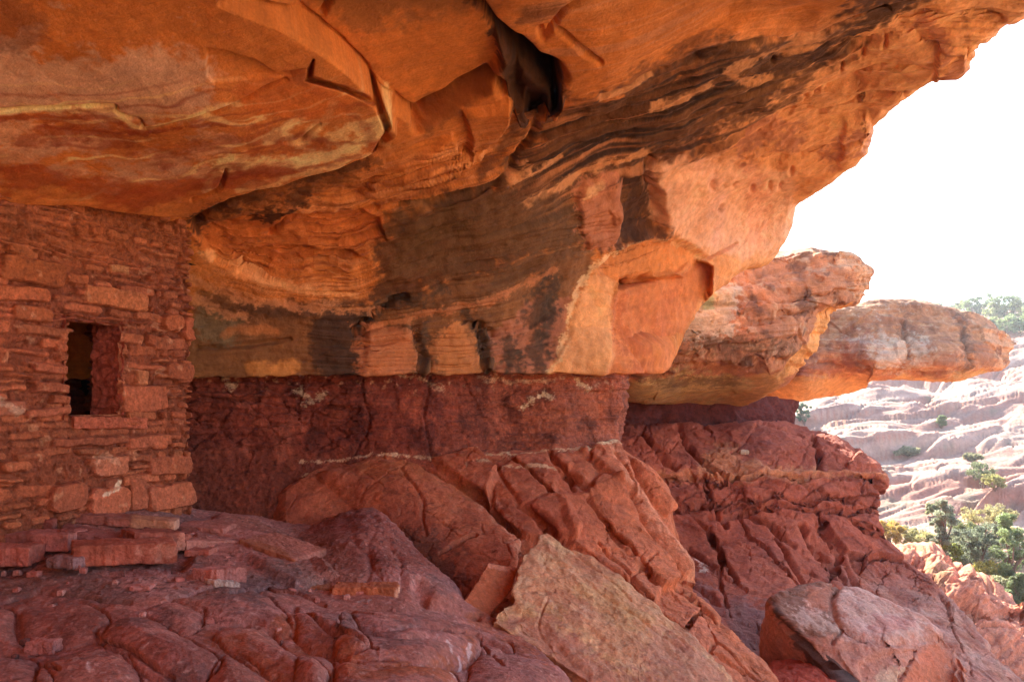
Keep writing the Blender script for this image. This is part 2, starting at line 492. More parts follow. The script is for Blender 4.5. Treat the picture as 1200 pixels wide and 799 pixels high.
    s.plate([(355, 60), (362, 50), (358, 68), (400, 84), (440, 100), (455, 135), (430, 172), (448, 140), (436, 106), (398, 88), (352, 72)], -.22, 2, 1)
    # the black hole and the cracks that run into it
    s.plate([(590, 44), (606, 58), (626, 74), (650, 86), (654, 98), (636, 108), (622, 122), (606, 128), (598, 112), (594, 84)], -.42, 7, 7)
    s.plate([(590, 60), (615, 76), (645, 90), (640, 104), (606, 90)], .22, 5, 5, tilt=(.1, .1)); s.plate([(596, 100), (612, 96), (618, 122), (606, 126)], .16, 4, 4)
    s.crack([(536, -10), (560, 12), (585, 40), (610, 65), (650, 84)], 7, .45, 2)
    s.crack([(490, 152), (540, 125), (580, 100), (590, 110)], 5, .22, 2)
    s.crack([(262, -10), (335, 18), (380, 44), (424, 82), (452, 116), (470, 134), (493, 150)], 3, .10, 2)
    s.crack([(395, -5), (400, 12), (384, 34)], 3, .12, 2)
    s.crack([(-20, 232), (40, 236), (100, 240), (160, 243), (215, 245)], 2.6, .09, 1)
    s.crack([(262, 180), (255, 203), (222, 218)], 1.8, .04, 2)
    s.crack([(-10, 112), (70, 108), (132, 103), (138, 112), (165, 120), (172, 131), (230, 118), (275, 100), (330, 72)], 1.6, .03, 2)
    s.crack([(330, 150), (345, 148), (372, 128)], 1.5, .03, 2)
    s.crack([(450, 150), (430, 180), (330, 212), (250, 240), (230, 262)], 4, .10, 3)
    # orange facets, left of the hole
    s.plate([(545, 136), (600, 118), (596, 142), (562, 186), (550, 190), (553, 160)], .07, 2.5, 2, tilt=(.06, 0))
    s.plate([(430, 215), (470, 190), (530, 160), (550, 190), (535, 205), (470, 224), (420, 226)], .05, 3, 3)
    s.plate([(624, 128), (640, 96), (658, 102), (650, 118)], .10, 2.5, 1)
    s.crack([(640, 118), (600, 205), (560, 230), (470, 245), (400, 248)], 4, .07, 4)
    s.crack([(700, 60), (640, 35), (636, 50), (645, 40), (660, 10), (690, -10)], 3, .06, 2)
    s.crack([(1040, 12), (950, 36), (800, 66), (700, 96)], 3, .07, 4)
    # scoop over the masonry
    s.plate([(228, 268), (250, 258), (330, 248), (420, 250), (446, 262), (452, 282), (425, 300), (380, 318), (330, 326), (280, 322), (250, 308)], -.07, 3, 2)
    s.plate([(270, 300), (330, 296), (378, 300), (430, 306), (380, 325), (330, 332), (285, 322)], -.05, 2.5, 2)
    s.crack([(445, 250), (372, 255), (342, 262), (316, 280)], 2.5, .06, 2)
    # block below the roof on the right: arch, slot and recessed face
    s.plate([(722, 338), (742, 330), (800, 324), (824, 305), (832, 312), (826, 352), (815, 395), (800, 432), (784, 455), (706, 455), (716, 405), (720, 368)], -.34, 2.5, 1.5, tilt=(-.05, 0))
    s.plate([(700, 318), (716, 296), (760, 283), (800, 284), (828, 300), (822, 308), (800, 322), (730, 334)], -.12, 4, 2)
    s.crack([(724, 336), (745, 330), (769, 325)], 3, .22, 0, vary=.1)
    s.crack([(860, 285), (850, 292), (826, 305)], 2, .08, 1)
    s.plate([(640, 440), (668, 396), (676, 352), (690, 318), (716, 296), (722, 340), (718, 380), (708, 440)], .02, 2, 1)
    for y in (345, 360, 384): s.crack([(680, y), (700, y - 2), (722, y + 3)], 1.3, .012, 2)
    # pillar and hollow above it
    s.plate([(678, 232), (690, 220), (722, 212), (735, 215), (728, 250), (720, 280), (690, 292), (680, 265)], .04, 2, 2)
    s.plate([(730, 215), (760, 205), (776, 235), (774, 268), (740, 282), (722, 284)], -.16, 7, 3)
    s.crack([(765, 192), (763, 215), (776, 250), (770, 276)], 5, .08, 3)
    s.plate([(711, 240), (722, 240), (730, 252), (716, 258)], .03, 1.6, 0)
    for a in (((560, 378), (566, 405), (572, 437)), ((545, 380), (560, 380), (580, 392)), ((486, 384), (494, 410), (500, 437))):
        s.crack(a, 5, .07, 2)
    s.plate([(430, 388), (486, 380), (492, 412), (488, 440), (424, 440)], .02, 4, 3)
    s.plate([(510, 392), (545, 380), (560, 400), (562, 440), (508, 440)], .02, 4, 3)
    s.crack([(470, 345), (440, 365), (420, 392)], 6, .12, 4)
    s.crack([(230, 408), (290, 406), (340, 396)], 2.5, .05, 2)
    # pits on the lip
    for x, y in ((832, 218), (858, 216), (842, 246), (900, 217), (913, 218), (960, 115), (945, 120), (905, 70), (880, 222), (926, 200), (985, 82), (1010, 70), (1035, 60)):
        s.crack([(x, y), (x + 2, y - 5)], 2.4, .05, 0)
    for a in (((820, 180), (880, 168), (940, 130), (1000, 95)), ((800, 205), (860, 190), (915, 180), (980, 190)), ((905, 190), (960, 175), (1010, 172)), ((960, 140), (1010, 118), (1060, 112)), ((1000, 60), (1060, 48), (1120, 60)), ((1000, 95), (1040, 80), (1110, 84)), ((1060, 30), (1110, 20), (1170, 20))):
        s.groove(a, 5, .07, 4)
    s.plate([(990, 145), (1015, 138), (1022, 158), (1012, 180), (985, 190)], .05, 3, 2); s.plate([(1100, 50), (1130, 52), (1130, 74), (1095, 92)], .06, 3, 2)
    s.disp += .012 * s.n(8, 4, 12) * (.35 + .65 * lower) + .02 * np.clip(s.n(3.2, 3, 90), 0, 1) * lower
    # ------- colour of the rock, some light and shade painted in
    lay = fbm(np.c_[S * 9, along * 1.2, S], 4, 70); lay2 = fbm(np.c_[S * 30, along * 3, S], 3, 75)
    s.tint(sstep(.0, .5, lay) * .45 * zone, (226, 160, 108)); s.tint(sstep(.1, .5, -lay) * .55 * zone, (150, 84, 48)); s.tint(sstep(.15, .5, lay2) * .4 * zone, (130, 78, 52))
    lay3 = fbm(np.c_[S * 75, along * 6, S], 3, 79); lay4 = fbm(np.c_[S * 22, along * 2, S], 4, 84)
    s.tint(sstep(.1, .5, lay3) * .4 * (.3 + .7 * zone), (226, 158, 104)); s.tint(sstep(.1, .5, -lay3) * .45 * (.3 + .7 * zone), (134, 72, 40)); s.tint(sstep(.15, .45, lay4) * .5 * sstep(4.5, 5.2, S) * sstep(560, 640, s.px), (228, 152, 92))
    s.tint(sstep(740, 930, s.px) * lower * .85, (242, 176, 122))  # glow towards the lip painted into the rock colour
    # panel: bloom, cream streaks
    for x0, y0, x1, y1, w, o in ((-20, 75, 210, 70, 26, .7), (150, 60, 225, 105, 16, .6), (-10, 140, 120, 150, 12, .5), (60, 185, 240, 180, 9, .5), (-10, 165, 60, 160, 12, .4), (120, 175, 260, 150, 10, .45), (-10, 40, 30, 20, 14, .5)):
        s.stroke([(x0, y0), ((x0 + x1) / 2, (y0 + y1) / 2 + 6), (x1, y1)], w, (214, 168, 134), min(1, o * 1.25), k=.7, f=5, wa=8, soft=.7)
    s.fill([(-20, 28), (60, 44), (160, 48), (225, 85), (240, 105), (170, 122), (60, 108), (-20, 112)], (212, 168, 136), .75, 14, k=.9, f=4, wa=9)
    for q, w, o in (([(-10, 118), (70, 112), (132, 107), (162, 130), (200, 124), (235, 114)], 3.4, .85), ([(240, 118), (280, 125), (306, 118)], 4, .6), ([(250, 196), (256, 176), (290, 176), (340, 172), (400, 160), (452, 132)], 9, .85), ([(240, 205), (250, 180), (262, 172)], 6, .8), ([(330, 142), (345, 150), (372, 130), (382, 98)], 6, .6), ([(310, 150), (335, 128), (350, 120)], 6, .6), ([(280, 205), (340, 190), (420, 165)], 5, .5), ([(380, 145), (455, 118)], 5, .55)):
        s.stroke(q, w, CREAM, min(1, o * 1.2), k=.4, f=6, wa=5)
    ff = s.py / 30 + s.px / 260 + 1.5 * s.n(.75, 3, 140, (1, 1, 1)) + .25 * s.n(4, 3, 141); tt = np.abs(ff - np.floor(ff) - .5)
    pm = sstep(60, 110, s.py) * sstep(228, 200, s.py + .12 * s.px - 20) * sstep(470, 430, s.px) * sstep(-.25, .2, s.n(1.6, 3, 143) + .3 * sstep(100, 400, s.px))
    s.tint(pm * sstep(.09, .03, tt) * .8, CREAM); s.tint(pm * sstep(.36, .48, tt) * .65, (146, 58, 26))
    s.stroke([(0, 195), (120, 205), (230, 200), (330, 180)], 12, (168, 76, 30), .7, k=.6, f=3, wa=8)
    for q, w, o in (([(-10, 126), (60, 124), (130, 116), (160, 138), (215, 132), (300, 124)], 3.5, .7), ([(20, 150), (90, 140), (150, 150)], 9, .6), ([(180, 160), (250, 150), (320, 140)], 7, .5), ([(250, 205), (265, 190), (330, 182), (420, 168)], 4, .7), ([(260, 178), (300, 166), (380, 150)], 4, .5), ([(330, 60), (400, 110), (440, 160)], 6, .5)):
        s.stroke(q, w, (150, 62, 28), o, k=.6, f=6, wa=6)
    s.fill([(280, 80), (350, 74), (410, 100), (380, 125), (330, 120), (290, 110)], (206, 112, 48), .7, 10, k=.4)
    s.fill([(80, 120), (120, 118), (150, 135), (110, 142), (60, 140)], (160, 78, 36), .55, 8, k=.8)
    s.fill([(-30, -60), (35, -10), (38, 35), (10, 40), (-30, 30)], (120, 66, 40), .45, 12, k=.8)
    s.fill([(380, -20), (540, -20), (575, 20), (520, 40), (420, 45), (350, 10)], (120, 84, 52), .55, 16, k=.6, f=4)
    s.tint(sstep(50, -20, s.py) * sstep(240, 420, s.px) * .25, (110, 76, 50))
    s.fill([(610, 0), (660, -5), (650, 20), (612, 26)], VAR, .6, 5)
    # desert varnish
    s.fill([(640, 128), (700, 98), (780, 78), (860, 52), (930, 46), (962, 56), (940, 80), (900, 118), (850, 142), (800, 172), (765, 195), (770, 262), (690, 285), (560, 320), (450, 350), (440, 330), (470, 262), (540, 232), (600, 210)], (86, 58, 38), .88, 12, k=.7, f=3.5, wa=9)
    lay5 = fbm(np.c_[S * 38, along * 1.6, S], 4, 86)
    s.tint(sstep(.05, .4, lay5) * .6 * sstep(2.2, 2.9, S) * sstep(5.0, 4.6, S) * sstep(540, 640, s.px) * sstep(960, 880, s.px + (s.py - 60) * .5), (132, 92, 56))
    bandm = sstep(-.05, .35, fbm(np.c_[S * 13, along * 1.4, S], 4, 82)) * sstep(2.2, 2.9, S) * sstep(5.0, 4.6, S) * sstep(560, 660, s.px) * sstep(960, 880, s.px + (s.py - 60) * .5)
    s.tint(bandm * .9, (54, 38, 29))
    s.tint(sstep(.22, .42, fbm(np.c_[S * 11, along * 1.0, S], 3, 88)) * sstep(2.4, 2.9, S) * sstep(600, 660, s.px) * sstep(900, 820, s.px) * .7, (200, 134, 88))
    for q, w, o in (([(960, 58), (1005, 30), (1075, -10)], 14, .8), ([(1000, 28), (1100, -15)], 16, .7), ([(900, 78), (985, 62), (1000, 50)], 9, .6), ([(760, 200), (820, 160), (900, 130), (960, 75)], 10, .75), ([(640, 100), (740, 85), (860, 50)], 6, .6), ([(690, 92), (760, 68), (850, 45)], 5, .6),
                    ([(768, 205), (775, 245), (765, 270), (700, 282)], 11, .85), ([(752, 215), (748, 265)], 12, .7), ([(700, 285), (640, 310), (560, 345), (480, 372)], 9, .8), ([(640, 100), (600, 160), (570, 210)], 8, .6), ([(500, 150), (560, 120), (590, 80)], 8, .5)):
        s.stroke(q, w, (72, 48, 36), o, k=.7, f=4, wa=7, soft=.7)
    for q, w, o in (([(600, 215), (660, 185)], 3, .8), ([(620, 238), (700, 205), (760, 182)], 4, .75), ([(760, 120), (830, 95)], 4, .7), ([(850, 75), (900, 60), (965, 40)], 4, .7), ([(700, 100), (760, 80)], 3, .6), ([(850, 78), (870, 92), (900, 90)], 5, .8), ([(620, 200), (600, 215)], 5, .6)):
        s.stroke(q, w, (222, 160, 110), o, k=.6, f=6, wa=4)
    # lower face: tan blocks, dark runs
    s.fill([(228, 362), (300, 352), (420, 350), (470, 345), (600, 305), (690, 288), (690, 320), (676, 352), (660, 400), (640, 442), (228, 448)], (112, 78, 50), .85, 8, k=.6, f=3, wa=7)
    s.fill([(370, 372), (420, 362), (440, 380), (424, 442), (378, 444)], (62, 44, 36), .8, 8, k=.5)
    s.fill([(228, 372), (275, 365), (290, 395), (240, 405)], (120, 116, 92), .5, 8, k=.8)
    s.fill([(290, 352), (420, 350), (430, 362), (330, 372), (262, 366)], (84, 58, 42), .6, 7, k=.7)
    s.fill([(292, 425), (340, 420), (350, 436), (300, 440)], (206, 140, 76), .8, 6); s.fill([(262, 388), (322, 382), (326, 392), (270, 396)], (190, 120, 70), .7, 5)
    s.fill([(420, 392), (480, 384), (490, 412), (484, 440), (424, 440)], (200, 126, 84), .75, 7, k=.8); s.fill([(508, 396), (548, 384), (556, 400), (558, 440), (512, 440)], (206, 136, 84), .8, 7, k=.8)
    s.fill([(580, 382), (660, 345), (670, 380), (640, 440), (586, 440)], (170, 110, 84), .8, 6, k=.9, f=5)
    for q, w in (([(498, 378), (504, 410), (500, 440)], 8), ([(556, 376), (568, 405), (576, 440)], 9), ([(636, 350), (626, 390), (632, 440)], 13), ([(600, 400), (608, 436)], 8), ([(650, 330), (645, 370), (640, 400)], 8), ([(430, 370), (470, 350), (520, 340)], 7)):
        s.stroke(q, w, (72, 58, 46), .8, k=.8, f=5, wa=5, soft=.7)
    s.stroke([(430, 388), (480, 372), (560, 356), (650, 322)], 4, (200, 128, 84), .6, k=.9)
    s.fill([(555, 232), (680, 235), (690, 285), (600, 300), (470, 325), (480, 275)], (110, 80, 52), .6, 10, k=.8, f=5)
    s.fill([(460, 250), (520, 235), (545, 270), (500, 290), (452, 275)], (104, 74, 44), .7, 8, k=.8, f=5)
    # over the masonry
    s.fill([(222, 262), (330, 250), (440, 252), (450, 280), (400, 305), (330, 322), (262, 310)], (205, 116, 58), .6, 8, k=.4)
    s.stroke([(232, 292), (262, 312), (320, 330), (420, 345)], 3, (236, 170, 112), .8, k=.6); s.stroke([(215, 325), (270, 345), (350, 355), (440, 362)], 5, (216, 150, 104), .7, k=.8); s.stroke([(210, 345), (270, 368), (290, 372)], 6, (216, 152, 108), .7, k=.8)
    s.fill([(140, 262), (215, 268), (215, 300), (190, 310), (150, 285)], (110, 84, 54), .7, 8, k=.9)
    for q, w in (([(232, 245), (262, 235), (300, 230)], 9), ([(300, 250), (318, 240), (360, 222)], 7), ([(232, 270), (240, 255)], 7), ([(340, 215), (430, 190)], 4), ([(318, 262), (345, 235)], 5)):
        s.stroke(q, w * 1.15, (74, 44, 27), .9, k=.8, f=6)
    s.fill([(226, 236), (330, 205), (420, 186), (440, 195), (380, 225), (300, 246), (240, 262)], (120, 76, 40), .65, 8, k=.9)
    # pale block, right
    s.fill([(768, 196), (830, 188), (925, 200), (930, 245), (918, 285), (870, 305), (828, 295), (776, 262)], (240, 184, 148), .85, 9, k=.4, f=4)  # pale face, also brightened in colour for light at the mouth
    s.stroke([(830, 196), (840, 240), (836, 280)], 8, (236, 180, 156), .5, k=.8, f=6); s.stroke([(885, 200), (890, 250), (880, 285)], 10, (210, 138, 106), .5, k=.8, f=6)
    s.fill([(676, 225), (722, 214), (730, 240), (720, 282), (690, 290)], (196, 126, 92), .75, 7, k=.8)
    s.fill([(690, 222), (708, 218), (700, 228), (684, 232)], (236, 190, 140), .6, 3)
    s.fill([(640, 440), (668, 396), (678, 350), (700, 318), (716, 345), (716, 400), (706, 440)], (232, 166, 110), .9, 5, k=.4)  # lit edge of the column painted pale, rim line below too
    s.stroke([(640, 438), (664, 400), (674, 350), (694, 318), (730, 292), (790, 284), (826, 302)], 2.6, (246, 206, 154), .6, k=.9)
    for q in ([(735, 350), (742, 400)], [(760, 345), (752, 420)], [(780, 345), (768, 410)], [(750, 340), (758, 380)]): s.stroke(q, 4, (182, 98, 56), .5, k=1.0, f=12)
    s.fill([(724, 338), (800, 324), (822, 312), (818, 352), (786, 425), (770, 440), (712, 440), (718, 380)], (206, 122, 74), .7, 4, k=.4)
    s.stroke([(725, 355), (735, 400), (745, 440)], 9, (170, 86, 48), .6, k=.9); s.stroke([(790, 345), (780, 390), (760, 436)], 7, (180, 98, 60), .5, k=.9)
    s.fill([(700, 318), (760, 284), (826, 302), (800, 322), (730, 332)], (216, 134, 72), .7, 5)
    for c in (((870, 178), (905, 158), (930, 160)), ((975, 180), (1000, 172), (1012, 160)), ((1090, 40), (1120, 66), (1112, 80))):
        s.stroke(c, 9, (168, 104, 88), .6, k=.8, f=5)
    s.fill([(578, 40), (656, 88), (652, 104), (622, 126), (606, 128), (588, 92)], (60, 42, 32), .9, 7, k=.7)  # shade inside the hole painted dark
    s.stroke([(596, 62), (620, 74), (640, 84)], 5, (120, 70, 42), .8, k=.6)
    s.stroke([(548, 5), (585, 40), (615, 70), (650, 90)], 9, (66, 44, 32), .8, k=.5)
    s.mottle(.2); s.grade = (1.0, 1.0, .84)
    o = s.build("rock_ceiling", M_CEIL)
    tag(o, kind="structure")
    return s

ceil_s = build_ceiling()

# ------------------------------------------------------------------ dark red band under the roof, and the recess further along
def build_band():
    s = patch([(120, 432), (230, 434), (480, 430), (738, 428)], [(120, 660), (300, 655), (480, 610), (640, 575), (721, 565)],
              [(120, 432, 7.3), (230, 440, 7.5), (450, 437, 8.1), (650, 437, 8.85), (735, 437, 9.15), (230, 520, 7.45), (230, 610, 7.1), (120, 640, 6.9), (400, 520, 7.95), (400, 600, 7.5), (600, 540, 8.45), (722, 490, 9.25), (722, 520, 9.05), (726, 560, 8.6), (600, 490, 8.75), (650, 525, 8.6), (500, 530, 8.05)],
              560, 230, (140, 66, 48), ext_right=[(.03, .25, 0), (-.2, 2, 0), (-.5, 5, 0)], ext_left=[(-2, -.3, 0)], roll=[('right', .25, .03)])
    f1, f2, idv = worley(s.pos * np.array([3.2, 3.2, 7.5]) + .3 * np.c_[s.w1, s.w2, s.w1], 4)
    up = sstep(535, 520, s.py + 8 * s.w1)
    left = sstep(470, 380, s.px)
    s.disp += up * left * (.03 * sstep(.0, .12, f2 - f1) + .03 * idv - .03) + .06 * s.n(1.3, 3, 5) + .018 * s.n(6, 4, 8) + .010 * s.n(18, 3, 9)
    h, e = facets(s.pos * np.array([2.2, 2.2, 2.8]), 5, .5, .2); s.disp += .04 * h
    s.apply()
    bedl = fbm(np.c_[s.pos[:, 2] * 16, s.pos[:, 0] * .8, s.pos[:, 1] * .8], 4, 6)
    s.disp += .014 * np.clip(bedl * 2.5, -1, 1) * up
    s.crack([(228, 466), (330, 476), (420, 480)], 2, .04); s.crack([(506, 440), (497, 480), (508, 530)], 2, .03, 6); s.crack([(355, 440), (352, 490)], 2, .03, 6); s.crack([(425, 445), (432, 500), (418, 530)], 2, .03, 6)
    s.disp += .02 * np.clip(s.n(11, 3, 21), 0, 1)
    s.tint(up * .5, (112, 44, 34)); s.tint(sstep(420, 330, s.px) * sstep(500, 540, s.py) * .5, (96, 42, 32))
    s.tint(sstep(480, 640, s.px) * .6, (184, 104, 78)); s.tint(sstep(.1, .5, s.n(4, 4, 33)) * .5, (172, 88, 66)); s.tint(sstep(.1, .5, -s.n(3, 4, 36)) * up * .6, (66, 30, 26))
    s.tint(sstep(.38, .55, s.n(14, 3, 39)) * sstep(470, 445, s.py) * .8, (196, 140, 112))
    for q, w, o in (([(615, 476), (632, 464), (648, 462)], 3.4, .9), ([(678, 448), (692, 456)], 3.4, .85), ([(262, 446), (272, 456)], 4, .7), ([(350, 455), (362, 470), (380, 462)], 4, .7), ([(500, 445), (520, 452)], 3, .5), ([(560, 446), (600, 442), (650, 446)], 2, .5), ([(470, 442), (500, 446)], 2.5, .5)):
        s.stroke(q, w * .8, (228, 192, 160), o * .8, k=1.2, f=16)
    for y, x0, x1 in ((538, 352, 470), (536, 390, 660), (557, 355, 460)):
        s.stroke([(x0, y), ((x0 + x1) / 2, y - 3), (x1, y - 5)], 1.3, (220, 170, 140), .7, k=1.6, f=14, wa=3)
    for x in (420, 505, 560, 600): s.stroke([(x, 440), (x + 4, 490), (x - 2, 530)], 9, (84, 36, 30), .5, k=.9)
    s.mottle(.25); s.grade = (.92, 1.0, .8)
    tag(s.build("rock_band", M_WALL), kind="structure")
    s = patch([(690, 455), (780, 458), (890, 462), (938, 470)], [(690, 530), (780, 520), (880, 512), (926, 500)],
              [(690, 455, 14.2), (890, 462, 15), (938, 470, 15.5), (690, 530, 13.8), (880, 512, 14.5), (926, 500, 15.2)], 240, 60, (98, 46, 34),
              ext_right=[(.1, .8, 0), (-1, 5, 0)], ext_left=[(-3, 1, 0)])
    s.disp += .12 * s.n(1.2, 4, 3) + .05 * s.n(4, 3, 6)
    s.tint(sstep(.0, .4, s.n(2, 4, 8)) * .5, (92, 42, 34)); s.mottle(.25)
    tag(s.build("recess_wall", M_WALL), kind="structure")
build_band()

# ------------------------------------------------------------------ floor of the alcove
FLOOR_D = [(0, 590, 5.6), (150, 592, 5.9), (230, 600, 6.5), (300, 608, 6.9), (370, 615, 7.1), (430, 602, 7.0), (475, 640, 6.3), (535, 700, 5.5), (600, 745, 5.2), (700, 830, 4.6), (0, 650, 4.9), (150, 650, 5.0), (300, 660, 5.4), (400, 680, 5.3),
           (0, 700, 4.3), (200, 700, 4.35), (400, 720, 4.6), (550, 770, 4.5), (0, 799, 3.4), (300, 799, 3.45), (500, 799, 3.7), (640, 800, 4.3), (0, 1000, 2.4), (600, 1000, 2.7), (-250, 590, 5.2), (-250, 1000, 2.3)]
_fd = tps(np.array(FLOOR_D)[:, :2], 1 / np.array(FLOOR_D)[:, 2])
def floor_d(x, y): return float(1 / _fd(np.array([float(x)]), np.array([float(y)]))[0])
HUMPS = [([(25, 718), (60, 708), (100, 707), (128, 722), (118, 745), (75, 757), (30, 748)], .07, 14), ([(110, 742), (140, 725), (175, 727), (210, 745), (250, 765), (258, 785), (228, 803), (190, 795), (155, 782), (122, 762)], .13, 22),
         ([(160, 718), (200, 704), (238, 718), (228, 742), (205, 743), (180, 730)], .05, 12), ([(195, 700), (255, 690), (300, 697), (332, 718), (345, 745), (300, 738), (260, 733), (235, 722)], .08, 16), ([(247, 747), (290, 733), (322, 744), (348, 770), (385, 797), (370, 815), (320, 800), (278, 776)], .13, 20),
         ([(334, 732), (360, 720), (400, 724), (424, 742), (432, 766), (400, 770), (358, 757)], .14, 16), ([(45, 782), (75, 764), (112, 760), (152, 776), (164, 805), (150, 850), (50, 850)], .13, 22), ([(-30, 775), (25, 770), (58, 795), (60, 850), (-40, 850)], .12, 22), ([(166, 800), (200, 798), (240, 806), (250, 860), (160, 860)], .1, 18),
         ([(243, 795), (268, 768), (320, 802), (340, 850), (240, 850)], .10, 18), ([(395, 722), (440, 711), (520, 724), (592, 750), (600, 766), (562, 768), (470, 752), (402, 740)], .10, 14), ([(400, 742), (460, 744), (545, 750), (560, 768), (532, 784), (430, 788), (392, 770)], .12, 16),
         ([(552, 772), (600, 765), (642, 778), (665, 800), (650, 850), (545, 850)], .12, 18), ([(390, 785), (440, 782), (530, 788), (535, 850), (400, 860)], .12, 18), ([(-40, 718), (15, 712), (22, 750), (40, 765), (-40, 770)], .08, 16), ([(345, 775), (385, 772), (388, 830), (345, 850)], .08, 14)]
def build_floor():
    s = patch([(-250, 578), (0, 582), (150, 586), (230, 596), (300, 604), (365, 616), (405, 603), (442, 600), (470, 630), (500, 658), (525, 680), (537, 700), (560, 715), (598, 738), (640, 770), (710, 840)],
              [(-250, 1000), (100, 1000), (400, 1000), (710, 1000)], FLOOR_D, 760, 400, (166, 98, 84),
              ext_bot=[(0, -2, -.05), (0, -9, 0)], ext_left=[(-3, 0, .4)], ext_top=[(0, .5, -.15), (0, 1.6, -.5)], ext_right=[(.3, .1, -.8), (1, .3, -4)])
    dust = sstep(700, 690, s.py + 10 * s.w1)
    s.disp += .02 * s.n(1.4, 2, 3) + .006 * s.n(5, 3, 7)
    for p, h, w in HUMPS:
        s.dome(p, h * .66, w * 1.1, 5)
        s.crack(list(p) + [p[0]], 1.4, .02, 4, vary=.9)
    # rubble mound against the wall
    s.dome([(350, 640), (372, 614), (405, 600), (442, 597), (478, 636), (515, 668), (540, 702), (500, 712), (430, 705), (385, 690)], .10, 36)
    s.plate([(258, 606), (300, 612), (360, 645), (395, 680), (345, 690), (290, 660), (225, 640), (220, 622)], .05, 4, 3)
    mound = sstep(330, 380, s.px) * sstep(690, 660, s.py)
    f1, f2, idv = worley(s.pos * 9, 2); s.disp += mound * .045 * (1 - f1) * sstep(660, 610, s.py + 30 * s.w2)
    s.plate([(-60, 606), (60, 610), (220, 616), (226, 648), (215, 668), (60, 672), (-60, 668)], -.055, 6, 3)
    s.crack([(470, 690), (505, 706), (560, 722)], 3, .05); s.crack([(488, 692), (500, 702)], 5, .06)
    for a in (((440, 625), (432, 660), (450, 690)), ((455, 640), (470, 668), (468, 690)), ((415, 640), (435, 668), (425, 690))): s.groove(a, 4, .02)
    s.apply()
    s.disp += .006 * s.n(10, 4, 13) + .004 * s.n(30, 3, 14)
    for a in (((345, 715), (375, 745), (440, 770)), ((0, 705), (60, 695), (150, 705)), ((115, 752), (200, 795)), ((60, 790), (70, 799)), ((230, 735), (300, 740)), ((560, 755), (590, 790)), ((400, 720), (470, 735), (600, 765)), ((270, 700), (330, 690), (380, 710))):
        s.crack(a, 1.8, .035, 3)
    grit = sstep(.45, .6, s.n(26, 2, 55)); s.disp += .008 * grit * dust
    # colour: dust pink, grey brown silt between, rusty flanks
    s.tint(sstep(-.1, .4, s.n(2.2, 4, 61)) * .45, (186, 118, 106)); s.tint(sstep(.0, .45, -s.n(3, 4, 64)) * .5, (132, 70, 60))
    s.fill([(-60, 660), (100, 660), (235, 672), (330, 665), (390, 690), (300, 702), (190, 700), (60, 700), (-60, 700)], (128, 92, 84), .75, 9, k=.8, f=4, wa=9)
    s.fill([(120, 668), (205, 662), (245, 690), (180, 700)], (190, 128, 118), .6, 8, k=.8)
    s.fill([(-60, 583), (60, 588), (220, 600), (220, 622), (60, 608), (-60, 612)], (120, 90, 86), .6, 6, k=.7)
    for q in ([(245, 745), (285, 770), (330, 798)], [(335, 735), (360, 756), (405, 770)], [(395, 770), (430, 788), (520, 790)], [(390, 795), (520, 800)], [(560, 725), (600, 745), (640, 775)], [(545, 768), (560, 790)]):
        s.stroke(q, 9, (168, 84, 48), .6, k=.8, f=5)
    for x, y, r in ((300, 690, 26), (390, 735, 18), (280, 705, 18), (180, 722, 18), (60, 770, 20), (440, 745, 24), (520, 690, 12), (210, 790, 20), (150, 735, 12)):
        s.stroke([(x - r, y), (x + r, y + 4)], r * .5, (112, 78, 74), .55, k=1.0, f=6, wa=9, soft=.8)
    s.tint(mound * .6, (142, 66, 50)); s.fill([(300, 630), (360, 625), (420, 660), (400, 690), (350, 680)], (150, 96, 78), .4, 10, k=.8)
    s.tint(sstep(.35, .5, s.n(22, 3, 71)) * dust * .6, (92, 66, 62)); s.tint(sstep(.42, .55, s.n(25, 3, 77)) * .4, (206, 150, 136))
    for x, y in ((520, 762), (536, 775), (545, 765), (528, 790), (105, 790)): s.stroke([(x, y), (x + 3, y + 8)], 2, (214, 170, 160), .7, k=.8)
    s.mottle(.2); s.tint(sstep(.3, .5, s.n(17, 3, 101)) * .3, (118, 78, 70)); s.grade = (1.1, 1.28, 1.22)
    tag(s.build("floor", M_FLOOR), kind="structure")
build_floor()

